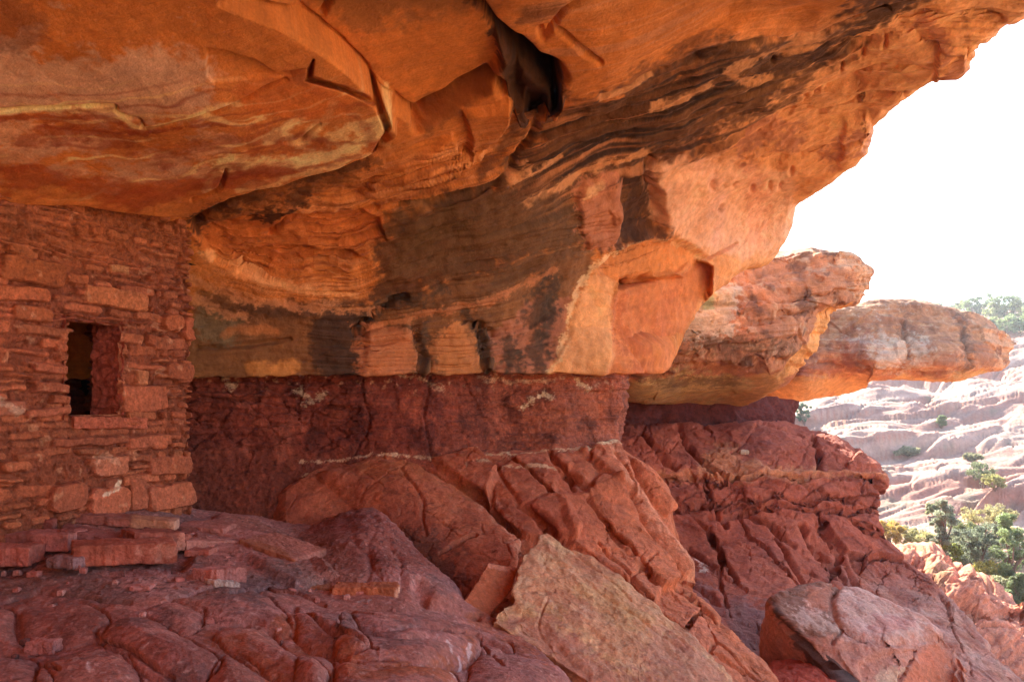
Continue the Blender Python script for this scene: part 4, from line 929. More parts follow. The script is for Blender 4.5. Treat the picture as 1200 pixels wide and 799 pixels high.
def make_tree(name, base, h, w, col, label, cat, group, nleaf=5000, leaf=.10, form='round', seed=0, trunk=True):
    r = np.random.default_rng(seed + 100)
    root = empty(name, base)
    tag(root, label, cat, group)
    V, Fc, off = [], [], 0
    limbs = []
    nl = 7 if trunk else 9
    lean = r.normal(0, .08, 2) * h
    if trunk:
        p = np.array([[0, 0, -.15], [lean[0] * .2, lean[1] * .2, h * .2], [lean[0] * .6, lean[1] * .6, h * .5], [lean[0], lean[1], h * .88]])
        v, f = tube(smooth(p), np.linspace(h * .045, h * .008, len(smooth(p)))); V.append(v); Fc.append(f + off); off += len(v)
    for k in range(nl):
        a = r.uniform(0, 6.28); z0 = h * r.uniform(.12, .6) if trunk else 0
        sh = (1 - .75 * z0 / h) if form == 'cone' else 1
        e = np.array([math.cos(a) * w * .42 * sh * r.uniform(.6, 1), math.sin(a) * w * .42 * sh * r.uniform(.6, 1), z0 + h * r.uniform(.12, .35) if trunk else h * r.uniform(.45, .85)])
        st = np.array([lean[0] * z0 / h, lean[1] * z0 / h, z0]); mid_ = (st + e) / 2 + r.normal(0, .05 * h, 3)
        p = smooth(np.array([st - [0, 0, .1], mid_, e])); v, f = tube(p, np.linspace(h * .02, h * .004, len(p)), 5); V.append(v); Fc.append(f + off); off += len(v)
        limbs.append(e)
    V = np.concatenate(V); Fc = np.concatenate(Fc)
    mesh("trunk" if trunk else "stems", V, Fc, M_BARK, np.tile(lin((120, 100, 86)), (len(V), 1)), root)
    # crown: clumps of small leaf faces round the limb ends and through the volume
    nc = 44
    cz = r.uniform(.18, .97, nc) if form == 'cone' else r.uniform(.2, .95, nc)
    prof = {'cone': lambda z: 1.05 - .8 * z, 'round': lambda z: np.sqrt(np.clip(1 - (2 * z - 1.0) ** 2 * .85, 0, 1))}[form](cz)
    a = r.uniform(0, 6.28, nc); rad = np.sqrt(r.uniform(.05, 1, nc)) * prof * w * .42
    cen = np.c_[np.cos(a) * rad + lean[0] * cz, np.sin(a) * rad + lean[1] * cz, cz * h]
    cen[:len(limbs)] = limbs
    size = r.uniform(.55, 1.2, nc) * (w * .12 if form == 'round' else w * .10)
    tone = r.uniform(.65, 1.3, nc)
    k = r.integers(0, nc, nleaf)
    dirv = r.normal(size=(nleaf, 3)); dirv /= np.linalg.norm(dirv, axis=1)[:, None]
    p = cen[k] + dirv * (size[k] * r.uniform(.25, 1, nleaf) ** .6)[:, None] * np.array([1.1, 1.1, .8])
    p[:, 2] = np.maximum(p[:, 2], .02 * h)
    u = r.normal(size=(nleaf, 3)); u /= np.linalg.norm(u, axis=1)[:, None]
    v = np.cross(u, r.normal(size=(nleaf, 3))); v /= np.linalg.norm(v, axis=1)[:, None]
    sz = leaf * r.uniform(.5, 1.2, nleaf)[:, None]
    q = np.stack([p - u * sz, p + v * sz * .5, p + u * sz, p - v * sz * .5], 1).reshape(-1, 3)
    c = lin(col)[None] * (tone[k] * r.uniform(.75, 1.3, nleaf))[:, None]
    mesh("crown" if trunk else "foliage", q, np.arange(nleaf * 4).reshape(-1, 4), M_LEAF, np.repeat(c, 4, 0), root, smooth_shade=False)
    return root
GR, SAGE, YEL, OLV = (112, 124, 88), (138, 144, 120), (166, 156, 104), (118, 126, 102)
def plant(name, px, pyb, hpx, wpx, col, label, cat, group, **k):
    b = ground_at(px, pyb); d = b[1]
    return make_tree(name, b, hpx / F * d, wpx / F * d, col, label, cat, group, leaf=max(.03, 1.25 / F * d), **k)
G1, G2, G3 = "trees in the canyon bottom", "shrubs on the slickrock slope", "shrubs in the canyon bottom"
plant("juniper_tree", 1106, 668, 84, 50, SAGE, "grey-green juniper rising at the left end of the canyon thicket", "tree", G1, seed=1, form='cone', nleaf=9000)
plant("juniper_tree", 1186, 690, 92, 62, (122, 136, 90), "bright green juniper with bare grey limbs at the right picture edge", "tree", G1, seed=2, form='cone', nleaf=10000)
plant("juniper_tree", 1146, 676, 66, 62, OLV, "dark olive tree in the middle of the canyon thicket", "tree", G1, seed=3, nleaf=9000)
plant("juniper_tree", 1192, 742, 70, 44, (116, 130, 92), "low leafy green tree standing below the bare-limbed juniper", "tree", G1, seed=4, form='cone', nleaf=7000)
for k, (x, y, h, w, c, l) in enumerate(((1148, 628, 36, 44, YEL, "largest golden yellow shrub behind the canyon thicket"), (1108, 672, 34, 50, (150, 156, 70), "yellow-green shrub just above the sunlit rock shelf"), (1046, 640, 30, 36, (176, 150, 78), "pale gold shrub touching the ledge's outer corner"), (1076, 648, 26, 40, (158, 152, 100), "straw-coloured bush between the ledge and the grey-green juniper"), (1162, 684, 26, 44, (170, 160, 80), "yellow-tipped bush under the dark olive tree"),
                                          (1172, 622, 30, 40, (148, 140, 96), "tawny bush right of the golden yellow shrub"), (1140, 668, 34, 44, SAGE, "sage-grey bush in front of the dark olive tree"), (1172, 706, 30, 44, (140, 140, 104), "grey brush at the foot of the bright green juniper"), (1128, 640, 30, 36, (122, 128, 84), "small dull green bush left of the golden yellow shrub"))):
    plant("shrub", x, y, h, w, c, l, "shrub", G3, seed=20 + k, trunk=False, nleaf=4500)
for k, (x, y, h, w, c) in enumerate(((1092, 660, 22, 34, SAGE), (1120, 690, 26, 40, OLV), (1134, 700, 22, 36, (146, 142, 96)), (1158, 660, 34, 40, (128, 132, 96)), (1126, 656, 28, 34, (136, 138, 106)), (1196, 664, 36, 36, SAGE), (1180, 640, 22, 34, (156, 148, 100)), (1064, 632, 16, 26, (150, 146, 104)), (1150, 712, 24, 36, (130, 132, 100)), (1200, 706, 30, 40, OLV), (1190, 764, 34, 44, (132, 138, 100)), (1166, 728, 22, 30, SAGE))):
    plant("shrub", x, y, h, w, c, "low grey-green brush filling the canyon thicket between the trees", "shrub", "brush in the canyon thicket", seed=300 + k, trunk=False, nleaf=3000)
for k, (x, y, h, w, c, l) in enumerate(((1151, 572, 30, 34, (116, 124, 86), "round green shrub alone on the middle of the bright slickrock"), (1166, 574, 16, 28, (150, 146, 88), "flat olive bush beside the round green shrub"), (1103, 502, 15, 12, (120, 132, 84), "small shrub alone in the upper slickrock"), (943, 498, 26, 18, (84, 104, 76), "dark bush in the gap under the lower overhanging rock"), (1094, 604, 14, 22, (128, 132, 92), "low bush on the slickrock above the grey-green juniper"), (1062, 534, 9, 34, (140, 138, 104), "thin scrub along the dark shelf of the slickrock"), (1140, 540, 8, 26, (132, 130, 96), "thin scrub on the dark shelf, right of the first"))):
    plant("shrub", x, y, h, w, c, l, "shrub", G2, seed=40 + k, trunk=False, nleaf=2500)
RIMX = [(1100, 371, 16, 22), (1116, 370, 12, 18), (1128, 372, 20, 22), (1140, 374, 24, 24), (1152, 374, 30, 26), (1163, 378, 22, 22), (1172, 376, 30, 24), (1184, 378, 34, 28), (1197, 378, 30, 28), (1180, 392, 22, 26), (1196, 394, 22, 26), (1164, 388, 16, 20), (1208, 384, 30, 28), (1084, 368, 10, 18), (1072, 367, 8, 16)]
for k, (x, y, h, w) in enumerate(RIMX):
    plant("rim_tree", x, y, h, w, [(122, 136, 92), (108, 124, 84), (138, 146, 96)][k % 3], "small pale green tree among those lining the canyon rim", "tree", "trees along the canyon rim", seed=60 + k, nleaf=2200, trunk=True)

# ------------------------------------------------------------------ fallen blocks in front
def plane_depth(p3):
    p = np.array(p3, float); A = np.c_[np.ones(3), p[:, :2] / 1000]
    w = np.linalg.solve(A, 1 / p[:, 2])
    return lambda x, y: 1 / (w[0] + w[1] * np.asarray(x) / 1000 + w[2] * np.asarray(y) / 1000)
def pix_plane(poly, p3):
    f = plane_depth(p3); p = np.array(poly, float); return P(p[:, 0], p[:, 1], f(p[:, 0], p[:, 1]))
def pnormal(pts):
    c = pts.mean(0); n = np.zeros(3)
    for a, b in zip(pts, np.roll(pts, -1, 0)): n += np.cross(a - c, b - c)
    n /= np.linalg.norm(n)
    return n if n @ (np.array([0, 0, EYE]) - c) > 0 else -n
def big_slab():
    o = pix_plane([(575, 727), (588, 708), (600, 690), (603, 668), (614, 648), (632, 626), (640, 624), (668, 640), (700, 655), (730, 676), (760, 700), (788, 722), (812, 744), (850, 782), (900, 840), (800, 880), (702, 806), (640, 768)],
                  [(636, 625, 6.35), (575, 727, 5.25), (850, 790, 5.35)])
    n = pnormal(o)
    s = prism(o, -n * .2 + np.array([.04, .03, 0]), 460, 130, 26, .02, .02, (206, 148, 104), rough=.010, rf=4, chip=.05, chipf=6)
    ax = s.px * .78 + s.py * .62; cx_ = s.px * .62 - s.py * .78; sk = fbm(np.c_[cx_ / 9, ax / 60, ax * 0], 4, 5); h, e = facets(np.c_[cx_ / 70, ax / 120, ax * 0] + .15 * np.c_[s.w1, s.w2, s.w1], 5, .4, .3); s.disp += .02 * h + .002 * sk
    s.apply(); s.disp += .012 * s.n(5, 4, 9) + .006 * s.n(16, 3, 11)
    for a in (((640, 700), (632, 730), (650, 760)), ((640, 655), (700, 690), (800, 760)), ((620, 690), (650, 690)), ((660, 640), (740, 700))): s.crack(a, 1.8, .014, 3)
    s.plate([(570, 730), (600, 700), (640, 735), (690, 790), (720, 830), (640, 780)], -.02, 5, 5)
    s.tint(sstep(0, .4, s.n(3, 4, 20)) * .6, (210, 166, 116)); s.tint(sstep(.05, .4, -s.n(2.5, 4, 24)) * .6, (176, 110, 78)); s.tint(sstep(.1, .5, sk) * .35, (216, 178, 134)); s.tint(sstep(.2, .45, s.n(3, 4, 33)) * .35, (198, 158, 98)); s.tint(sstep(.35, .6, s.n(8, 4, 35)) * .3, (220, 184, 148))
    s.fill([(600, 730), (640, 720), (700, 770), (760, 800), (700, 820), (640, 770)], (176, 112, 92), .6, 14, k=.9); s.fill([(770, 735), (850, 790), (830, 830), (760, 790)], (182, 122, 100), .5, 10, k=.9)
    s.tint((s.rings >= s.ntop + 6) * .6, (168, 100, 60)); s.mottle(.14)
    tag(s.build("stone_slab", M_SLAB, origin=o.mean(0) - [0, 0, .2]), "large tilted tan slab with yellowish lichen leaning in the front middle", "rock")
    o = pix_plane([(540, 710), (556, 686), (573, 659), (590, 662), (606, 666), (600, 690), (570, 726), (556, 722)], [(573, 659, 5.95), (540, 710, 5.5), (600, 690, 5.85)])
    n = pnormal(o)
    s = prism(o, -n * .09 + np.array([0, .12, -.02]), 200, 50, 14, .012, .0, (188, 104, 64), rough=.006, rf=8)
    s.stroke([(575, 660), (606, 666)], 4, (216, 142, 108), .7); s.mottle(.12)
    tag(s.build("stone_slab", M_SLAB, origin=o.mean(0) - [0, 0, .1]), "small square rust-orange block wedged upright left of the large tan slab", "rock")
    # boulder, lower right
    o = pix_plane([(903, 705), (912, 690), (930, 682), (955, 679), (975, 684), (1000, 684), (1040, 702), (1075, 718), (1105, 740), (1130, 765), (1150, 800), (1160, 860), (1080, 900), (1010, 840), (985, 800), (965, 770), (940, 745), (918, 725)],
                  [(905, 705, 7.5), (1040, 702, 8.0), (1010, 840, 6.3)])
    n = pnormal(o); bk = -n * .7 + np.array([.2, .25, -.1])
    s = prism(o, bk, 340, 110, 50, .10, .05, (190, 130, 104), sm=2, rough=.02, rf=2.2)
    edge = np.interp(s.px, [900, 925, 965, 1060, 1110, 1150], [712, 728, 748, 762, 748, 770]); s.disp -= np.clip(s.py - edge, 0, 60) * .0045 * (s.rings < s.ntop + 6)
    h, e = facets(s.pos * 1.7, 12, .5, .2); s.disp += .07 * h
    s.apply(); s.disp += .012 * s.n(6, 4, 9)
    s.plate([(985, 688), (975, 705), (985, 735), (1040, 752), (1110, 735), (1125, 745), (1060, 710), (1010, 692)], .03, 4, 3); s.plate([(1010, 770), (1060, 758), (1110, 745), (1150, 800), (1140, 850), (1030, 840)], -.05, 4, 3)
    s.crack([(985, 686), (974, 704), (986, 735), (976, 752)], 2.4, .05, 2); s.crack([(1078, 758), (1068, 785), (1050, 799), (1042, 830)], 2, .05, 2); s.crack([(990, 740), (1040, 756), (1110, 744)], 3, .03, 3); s.crack([(1000, 700), (1060, 725), (1110, 740)], 2, .02, 3)
    s.fill([(900, 706), (912, 688), (950, 678), (982, 686), (974, 708), (986, 740), (960, 748), (925, 730)], (126, 84, 62), .85, 5, k=.5); s.fill([(945, 690), (972, 690), (970, 715), (952, 712)], (190, 120, 90), .7, 5, k=.8); s.fill([(920, 715), (960, 712), (985, 735), (960, 742)], (206, 168, 144), .6, 6, k=1.1, f=9)
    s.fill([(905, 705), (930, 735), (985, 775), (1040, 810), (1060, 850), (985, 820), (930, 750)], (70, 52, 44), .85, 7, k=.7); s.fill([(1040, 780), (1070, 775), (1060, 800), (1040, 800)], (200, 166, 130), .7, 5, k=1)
    s.fill([(985, 690), (1040, 704), (1090, 740), (1040, 752), (990, 735)], (208, 166, 142), .7, 8, k=.9); s.fill([(1030, 722), (1070, 728), (1060, 742), (1020, 738)], (182, 104, 86), .5, 6, k=.9); s.fill([(1075, 770), (1110, 755), (1140, 800), (1080, 820)], (200, 112, 72), .7, 8, k=.6)
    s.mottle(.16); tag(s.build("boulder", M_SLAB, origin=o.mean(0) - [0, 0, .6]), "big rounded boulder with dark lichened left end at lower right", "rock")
    o = P(np.array([850, 900, 960, 1010, 1000, 930]), np.array([806, 772, 768, 800, 850, 850]), np.array([6.6, 7.4, 7.3, 6.9, 6.2, 6.0]))
    s = prism(o, [0.1, .2, -.5], 200, 50, 30, .14, .06, (168, 74, 50), sm=4, rough=.03, rf=3); s.mottle(.2)
    tag(s.build("boulder", M_SLAB, origin=o.mean(0) - [0, 0, .4]), "red boulder half hidden under the big rounded boulder", "rock")
big_slab()

def block(x0, x1, yb, y0, label, d0=None, d1=None, deep=.25, col=(168, 96, 80), seed=0, name="stone_block", yb1=None, skew=0., bev=.012, lift=.0, dz=0., cat="stone", group="fallen building stones", paint=None, rough=.005, jit=.06, y1=None):
    """flat stone lying on the floor: its front lower edge runs from (x0, yb) to (x1, yb1); y0 is the top of its front face"""
    r = np.random.default_rng(seed + 500)
    yb1 = yb if yb1 is None else yb1; y1 = y0 + (yb1 - yb) if y1 is None else y1
    d0 = d0 or floor_d(x0, yb); d1 = d1 or floor_d(x1, yb1)
    a, b = P(x0, yb, d0), P(x1, yb1, d1)
    h0 = (yb - y0) / F * d0; h1 = (yb1 - y1) / F * d1
    t = b - a; t[2] = 0; L = np.linalg.norm(t); t /= L; bk = np.array([-t[1], t[0], 0])
    A, B = a + [0, 0, h0], b + [0, 0, h1]
    C_, D_ = B + bk * deep + t * skew + [0, 0, dz], A + bk * deep + t * skew + [0, 0, dz]
    o = []
    for p, q in ((A, B), (B, C_), (C_, D_), (D_, A)):
        n = max(2, int(np.linalg.norm(q - p) / .12))
        for k in range(n): o.append(p + (q - p) * k / n + (np.r_[r.normal(0, jit * min(.3, L) * .35, 2), 0] if k else 0))
    h = max(.03, (h0 + h1) / 2) + lift
    s = prism(np.array(o), np.array([0, 0, -h]), *((220, 40, 18) if x1 - x0 > 12 else (48, 8, 7)), bev, .004, col, rough=rough * (1 if x1 - x0 > 12 else .6), rf=9, chip=.02 if x1 - x0 > 12 else 0, chipf=14)
    if x1 - x0 > 12: s.disp += .006 * facets(s.pos * 7, seed, .5, .2)[0]
    s.disp += .004 * s.n(30, 3, 5)
    s.tint(sstep(0, .4, s.n(5, 4, 20 + seed)) * .5, tuple(min(255, c * 1.14 + 6) for c in col)); s.tint(sstep(.05, .4, -s.n(4, 4, 50 + seed)) * .5, tuple(c * .78 for c in col))
    if paint: paint(s)
    s.mottle(.15); s.grade = (1.02, 1.12, 1.04)
    return tag(s.build(name, M_SLAB, origin=(a + b) / 2 + bk * deep / 2), label, cat, group)
block(-40, 62, 626, 609, "dull red flat stone at the picture's left edge, back row of the pile", deep=.35, col=(146, 78, 66), seed=1)
block(4, 80, 646, 626, "pink block with squared end lying on the left brick-like stone's right", deep=.22, col=(184, 112, 100), seed=2, paint=lambda s: s.fill([(0, 620), (36, 620), (36, 650), (0, 650)], (140, 80, 70), .7, 3))
block(-30, 35, 664, 642, "salmon brick-shaped stone cut off by the left picture edge", deep=.2, col=(184, 102, 84), seed=3)
block(66, 150, 640, 620, "dark flat stone under the long thin plank of stone", deep=.3, col=(138, 76, 66), seed=4, y1=634)
block(156, 218, 646, 624, "short red-brown block right behind the longest front block", deep=.25, col=(156, 86, 70), seed=5, paint=lambda s: s.fill([(205, 626), (222, 622), (222, 650), (207, 648)], (204, 134, 112), .7, 3))
block(84, 208, 664, 640, "longest front block, rust red with a pale scuff on its right end", deep=.26, col=(172, 92, 70), seed=6, yb1=660, paint=lambda s: s.fill([(165, 646), (206, 640), (206, 656), (172, 656)], (200, 130, 106), .7, 4, k=1.2, f=14))
block(52, 86, 666, 652, "small greyish stone at the left foot of the longest front block", deep=.13, col=(150, 108, 104), seed=7, yb1=669, bev=.02)
block(122, 150, 640, 628, "small pinkish lump wedged above the longest front block", deep=.1, col=(186, 110, 96), seed=8, bev=.025, d0=5.25, d1=5.25)
block(55, 205, 611, 599, "long thin plank of stone lying askew on top of the pile", deep=.22, col=(150, 88, 74), seed=9, yb1=622, y1=612, d0=5.35, d1=5.55, bev=.008, lift=0, paint=lambda s: (s.fill([(156, 600), (205, 606), (205, 622), (158, 620)], (196, 136, 100), .7, 3), s.fill([(202, 605), (214, 606), (214, 622), (203, 622)], (206, 150, 124), .7, 3, k=.7)))
block(218, 282, 645, 633, "flat stone touching the right end of the pile, pale edge up", deep=.35, col=(176, 112, 96), seed=10, yb1=646)
block(280, 345, 644, 632, "thin sloping slab tipped towards the wall foot, brown broken edge", deep=.40, col=(170, 102, 84), seed=11, yb1=666, y1=655, d0=5.6, d1=5.45, bev=.008, paint=lambda s: s.fill([(276, 630), (345, 650), (345, 670), (276, 650)], (150, 84, 50), .7, 3))
block(222, 260, 632, 624, "small slab wedged between the pile and the mound", deep=.3, col=(166, 98, 86), seed=12)
block(253, 291, 688, 668, "pointed pinkish stone standing on the silt beside the whitish chip", deep=.16, col=(182, 112, 100), seed=13, yb1=684, y1=664, skew=-.05)
block(250, 284, 690, 680, "whitish angular chip lying on the silt", deep=.09, col=(206, 176, 164), seed=14, yb1=693, bev=.006, name="stone_chip", skew=-.04)
block(389, 468, 706, 688, "rust-orange squared block with pale right end at the mound's foot", deep=.16, col=(180, 100, 66), seed=15, yb1=706, d0=5.0, d1=5.05, paint=lambda s: s.fill([(462, 688), (470, 688), (470, 708), (463, 708)], (226, 172, 146), .8, 2))
block(346, 389, 704, 690, "brown stone left of the squared block, in its shade", deep=.15, col=(160, 98, 70), seed=16, d0=5.05, d1=5.08)
block(414, 436, 714, 705, "small grey pebble propping the squared block", deep=.08, col=(160, 120, 112), seed=17, bev=.02, d0=4.9, d1=4.9)
block(322, 348, 697, 692, "thin dark chip left of the brown stone", deep=.08, col=(124, 66, 54), seed=18, name="stone_chip")
block(28, 62, 768, 752, "small pink stone caught in the crack between foreground humps", deep=.08, col=(190, 116, 104), seed=19, bev=.012)
block(152, 176, 692, 688, "flat pink flake on the silt", deep=.1, col=(196, 126, 116), seed=20, name="stone_chip")
for k, (x, y, d) in enumerate(((868, 533, 13.0),)):
    block(x, x + 10, y, y - 6, "small pale stone resting on the far red ledge", deep=.12, col=(186, 150, 124), seed=30 + k, bev=.035, jit=.3, d0=d, d1=d, group=None, name="stone_chip")
for k, (x0, x1, yb, y0, yb1, dd, lab, c) in enumerate((
        (-20, 58, 640, 631, 640, 5.15, "thin flat slab in the left back of the pile, under the dull red stone", (158, 92, 80)), (60, 128, 648, 640, 645, 5.12, "thin slab edge showing just above the longest front block", (176, 104, 92)), (128, 176, 622, 614, 626, 5.5, "small dark slab in the gap beneath the long thin plank", (128, 72, 62)),
        (205, 262, 622, 616, 626, 5.75, "flat slab at the wall foot right of the long thin plank", (172, 106, 92)), (228, 300, 630, 622, 640, 5.75, "broad thin slab at the foot of the room's right corner", (180, 112, 98)), (300, 352, 650, 643, 668, 5.6, "pale slab overlapping the sloping slab on its right", (184, 118, 102)),
        (330, 392, 664, 658, 682, 5.45, "rightmost pale thin slab, running down toward the rust-orange block", (188, 120, 104)), (216, 246, 652, 645, 652, 5.0, "little flat stone on the silt right of the longest front block", (170, 100, 86)), (100, 160, 632, 626, 634, 5.4, "thin red slab leaning beneath the long thin plank", (150, 84, 70)),
        (-10, 40, 612, 604, 612, 5.6, "brownish flat stone against the wall at the left picture edge", (140, 92, 80)), (36, 60, 660, 650, 660, 5.0, "little red stone between the left bricks and the greyish stone", (172, 92, 76)), (190, 216, 636, 628, 638, 5.35, "short thick chunk behind the pile's right end", (166, 94, 78)))):
    block(x0, x1, yb, y0, lab, deep=.28 if x1 - x0 > 40 else .14, col=c, seed=40 + k, yb1=yb1, y1=y0 + yb1 - yb, d0=dd, d1=dd, bev=.008)
rr = np.random.default_rng(11)
for k in range(90):
    x, y = rr.uniform(0, 460), rr.choice([rr.uniform(650, 705), rr.uniform(690, 790)]); w = rr.uniform(2, 8) * (1 if k % 6 else 1.5)
    block(x, x + w, y, y - w * .4, "tiny stone chip scattered on the silt", deep=w / F * 5 * .8, col=[(176, 104, 92), (196, 132, 118), (120, 74, 66)][k % 3], seed=100 + k, bev=.006, name="stone_chip", group="chips on the silt")
# ------------------------------------------------------------------ masonry room under the roof
WP0, WP1 = (0, 4.9), (232, 6.4)                  # wall front: (pixel x, distance) at two ends
_wa, _wb = P(WP0[0], HZ, WP0[1]), P(WP1[0], HZ, WP1[1])
_wt = (_wb - _wa) / np.linalg.norm(_wb - _wa); _wn = np.array([_wt[1], -_wt[0], 0])     # along, outward
if _wn[1] > 0: _wn = -_wn
def wall_xy(px, py):                              # pixel -> (along, height) on the wall's front
    k = (np.asarray(px, float) - 600) / F
    # ray (k,1) t meets a + u*wt
    u = (_wa[0] - k * _wa[1]) / (k * _wt[1] - _wt[0]); y = _wa[1] + u * _wt[1]
    return u, EYE + (HZ - np.asarray(py, float)) / F * y
def wall_pt(u, z, out=0.): return _wa + _wt * u + np.array([0, 0, 1.0]) * (z - EYE) + _wn * out
WU0, WZ0 = wall_xy(81, 487); WU1, WZ1 = wall_xy(141, 381)
Z_BASE = .62
def build_room():
    r = np.random.default_rng(21)
    root = empty("stone_room", wall_pt(.6, .75))
    tag(root, "small mud-mortared stone room with one square window under the rock roof", "ruin")
    U1 = wall_xy(231, 470)[0]
    nu, nv = 640, 620
    u = np.linspace(-.75, U1 + .03, nu); z = np.linspace(3.25, Z_BASE - .15, nv)
    Ug, Zg = np.meshgrid(u, z)
    wob = fbm(np.c_[Ug.ravel(), Zg.ravel(), np.zeros(Ug.size)] * 6, 3, 2).reshape(Ug.shape)
    G = _wa + _wt * Ug[..., None] + np.array([0, 0, 1.0]) * (Zg - EYE)[..., None]
    # ragged right end: the wall turns the corner
    edge = U1 - .02 + .03 * fbm(np.c_[np.zeros(nv), z * 9, z * 0], 3, 5)[:, None]
    over = np.clip(Ug - edge + .05, 0, None)
    G = G - _wn * (over * 2.2 + 6 * over ** 2)[..., None]
    rows = [G[:, j] for j in range(nu)]
    for k in range(1, 8): rows.append(G[:, -1] - _wn * .12 * k - _wt * .01 * k)
    G = np.stack(rows, 1); nc = G.shape[1]
    Ug = np.pad(Ug, ((0, 0), (0, 7)), mode='edge') + np.r_[np.zeros(nu), .04 * np.arange(1, 8)][None]; Zg = np.pad(Zg, ((0, 0), (0, 7)), mode='edge')
    s = Surf(G.reshape(-1, 3), grid_faces(nv, nc), None, None, (176, 96, 70))
    if (s.nrm @ _wn).mean() < 0: s.faces = s.faces[:, ::-1]; s.nrm = -s.nrm
    X, Z = Ug.ravel(), Zg.ravel()
    wx = X + .018 * s.w1 + .012 * s.n(8, 3, 4); wz = Z + .014 * s.w2 + .010 * s.n(8, 3, 7)
    H = np.full(len(X), -.026) + .022 * s.n(6, 4, 3) + .014 * s.n(18, 3, 6); T = np.tile(lin((150, 82, 58)), (len(X), 1))
    T *= (1 + .25 * s.n(5, 4, 9))[:, None]
    taken = np.zeros(len(X), bool)
    def stone(x0, x1, z0, z1, h, rad, col, tx=0., force=False):
        i = np.nonzero((wx > x0 - .02) & (wx < x1 + .02) & (wz > z0 - .02) & (wz < z1 + .02))[0]
        if not len(i): return
        cx, cz, hx, hz = (x0 + x1) / 2, (z0 + z1) / 2, (x1 - x0) / 2, (z1 - z0) / 2
        rad = min(rad, hx * .95, hz * .95); a = r.normal(0, .05)
        lx = (wx[i] - cx) + a * (wz[i] - cz); lz = (wz[i] - cz) - a * (wx[i] - cx)
        qx, qz = np.abs(lx) - hx + rad, np.abs(lz) - hz + rad
        sd = np.hypot(np.maximum(qx, 0), np.maximum(qz, 0)) + np.minimum(np.maximum(qx, qz), 0) - rad
        m = sstep(.006, -.011, sd)
        top = h + tx * lx + r.normal(0, .06) * lz
        new = H[i] * (1 - m) + top * m
        H[i] = new if force else np.maximum(H[i], new)
        mc = sstep(.004, -.006, sd)[:, None]
        T[i] = T[i] * (1 - mc) + (lin(col) * .55 + lin((186, 106, 74)) * .45) * r.uniform(.8, 1.2) * mc
        taken[i[sd < 0]] = True
    pal = [(184, 106, 76), (178, 98, 68), (190, 114, 82), (172, 92, 66), (186, 108, 78), (168, 92, 68)]
    zz = Z_BASE - .1
    while zz < 3.2:
        hh = r.choice([.028, .04, .05, .06, .09]) * r.uniform(.8, 1.2); xx = -.8 + r.uniform(-.2, 0)
        rub = 0
        while xx < U1 + .3:
            right = xx > wall_xy(168, 470)[0]
            L = r.uniform(.04, .16) if right else r.uniform(.08, .42)
            if L > 1.1 * hh or right:
                smear = fbm(np.array([[xx * 2.2, zz * 2.2, 3.]]), 3, 12)[0]
                if (smear > -.2 or right) and r.random() > (.06 if right else .15):
                    stone(xx + .006, xx + L - .006, zz + .004, zz + hh * r.uniform(.8, 1.05) - .004, r.uniform(-.022, .008) + (.016 if right else 0), r.uniform(.012, .04), pal[r.integers(6)], r.normal(0, .06))
            xx += L + r.uniform(0, .05)
        zz += hh + r.uniform(0, .014)
    def spx(x0, x1, y0, y1, h, rad, col, tx=0.):
        (a, zt), (b, _) = wall_xy(x0, y0), wall_xy(x1, y0); zb = wall_xy((x0 + x1) / 2, y1)[1]; zt = wall_xy((x0 + x1) / 2, y0)[1]
        stone(a, b, zb, zt, h * .6, rad * 1.2, col, tx, True)
    for a in ((0, 76, 303, 333, .035, .03, (196, 112, 70)), (78, 104, 320, 332, .02, .02, (184, 104, 70)), (98, 173, 338, 361, .035, .02, (206, 128, 84)), (-20, 58, 334, 352, .02, .02, (186, 104, 68)), (16, 60, 358, 376, .03, .025, (196, 112, 72)), (10, 40, 290, 300, .02, .02, (186, 110, 74)), (130, 152, 310, 319, .02, .01, (230, 170, 120)),
              (40, 80, 426, 437, .03, .01, (190, 108, 84)), (38, 82, 448, 461, .03, .01, (196, 110, 84)), (60, 82, 463, 474, .03, .01, (190, 108, 80)), (32, 84, 478, 488, .025, .01, (186, 108, 86)), (70, 80, 390, 399, .03, .006, (196, 116, 82)), (66, 79, 403, 412, .03, .006, (190, 108, 80)), (70, 81, 415, 423, .03, .006, (186, 108, 78)),
              (110, 150, 534, 557, .03, .04, (206, 130, 104)), (56, 100, 566, 600, .05, .06, (192, 106, 80)), (103, 150, 571, 604, .06, .05, (198, 112, 86)), (172, 228, 567, 596, .05, .05, (196, 112, 86)), (152, 172, 560, 598, .03, .02, (180, 100, 76)), (142, 195, 450, 482, .025, .02, (190, 106, 80)), (190, 214, 368, 388, .06, .05, (196, 110, 74)), (214, 230, 372, 400, .05, .04, (186, 100, 70)),
              (158, 172, 432, 450, .035, .015, (214, 142, 104)), (150, 200, 510, 524, .03, .015, (190, 108, 82)), (-20, 30, 470, 488, .02, .02, (184, 116, 96)), (60, 150, 512, 522, .015, .01, (186, 104, 80)), (175, 225, 535, 556, .035, .03, (190, 106, 80)), (195, 226, 425, 445, .04, .03, (188, 104, 76)), (180, 215, 395, 410, .03, .02, (192, 110, 80))):
        spx(*a[:4], *a[4:])
    H -= .018 * sstep(.15, .5, s.n(16, 3, 44)) * (~taken)
    s.disp += H + .006 * s.n(28, 3, 15)
    s.col = T
    s.tint(sstep(.45, .62, s.n(10, 3, 70)) * .5, (224, 160, 126)); s.tint(sstep(350, 270, s.py) * .25, (206, 122, 62))
    s.stroke([(118, 578), (135, 572), (138, 565)], 2.4, (244, 214, 190), .85, k=.7); s.stroke([(110, 545), (125, 535), (140, 545)], 3, (226, 168, 140), .6, k=.7); s.stroke([(-5, 470), (20, 482)], 4, (214, 172, 150), .7, k=.8)
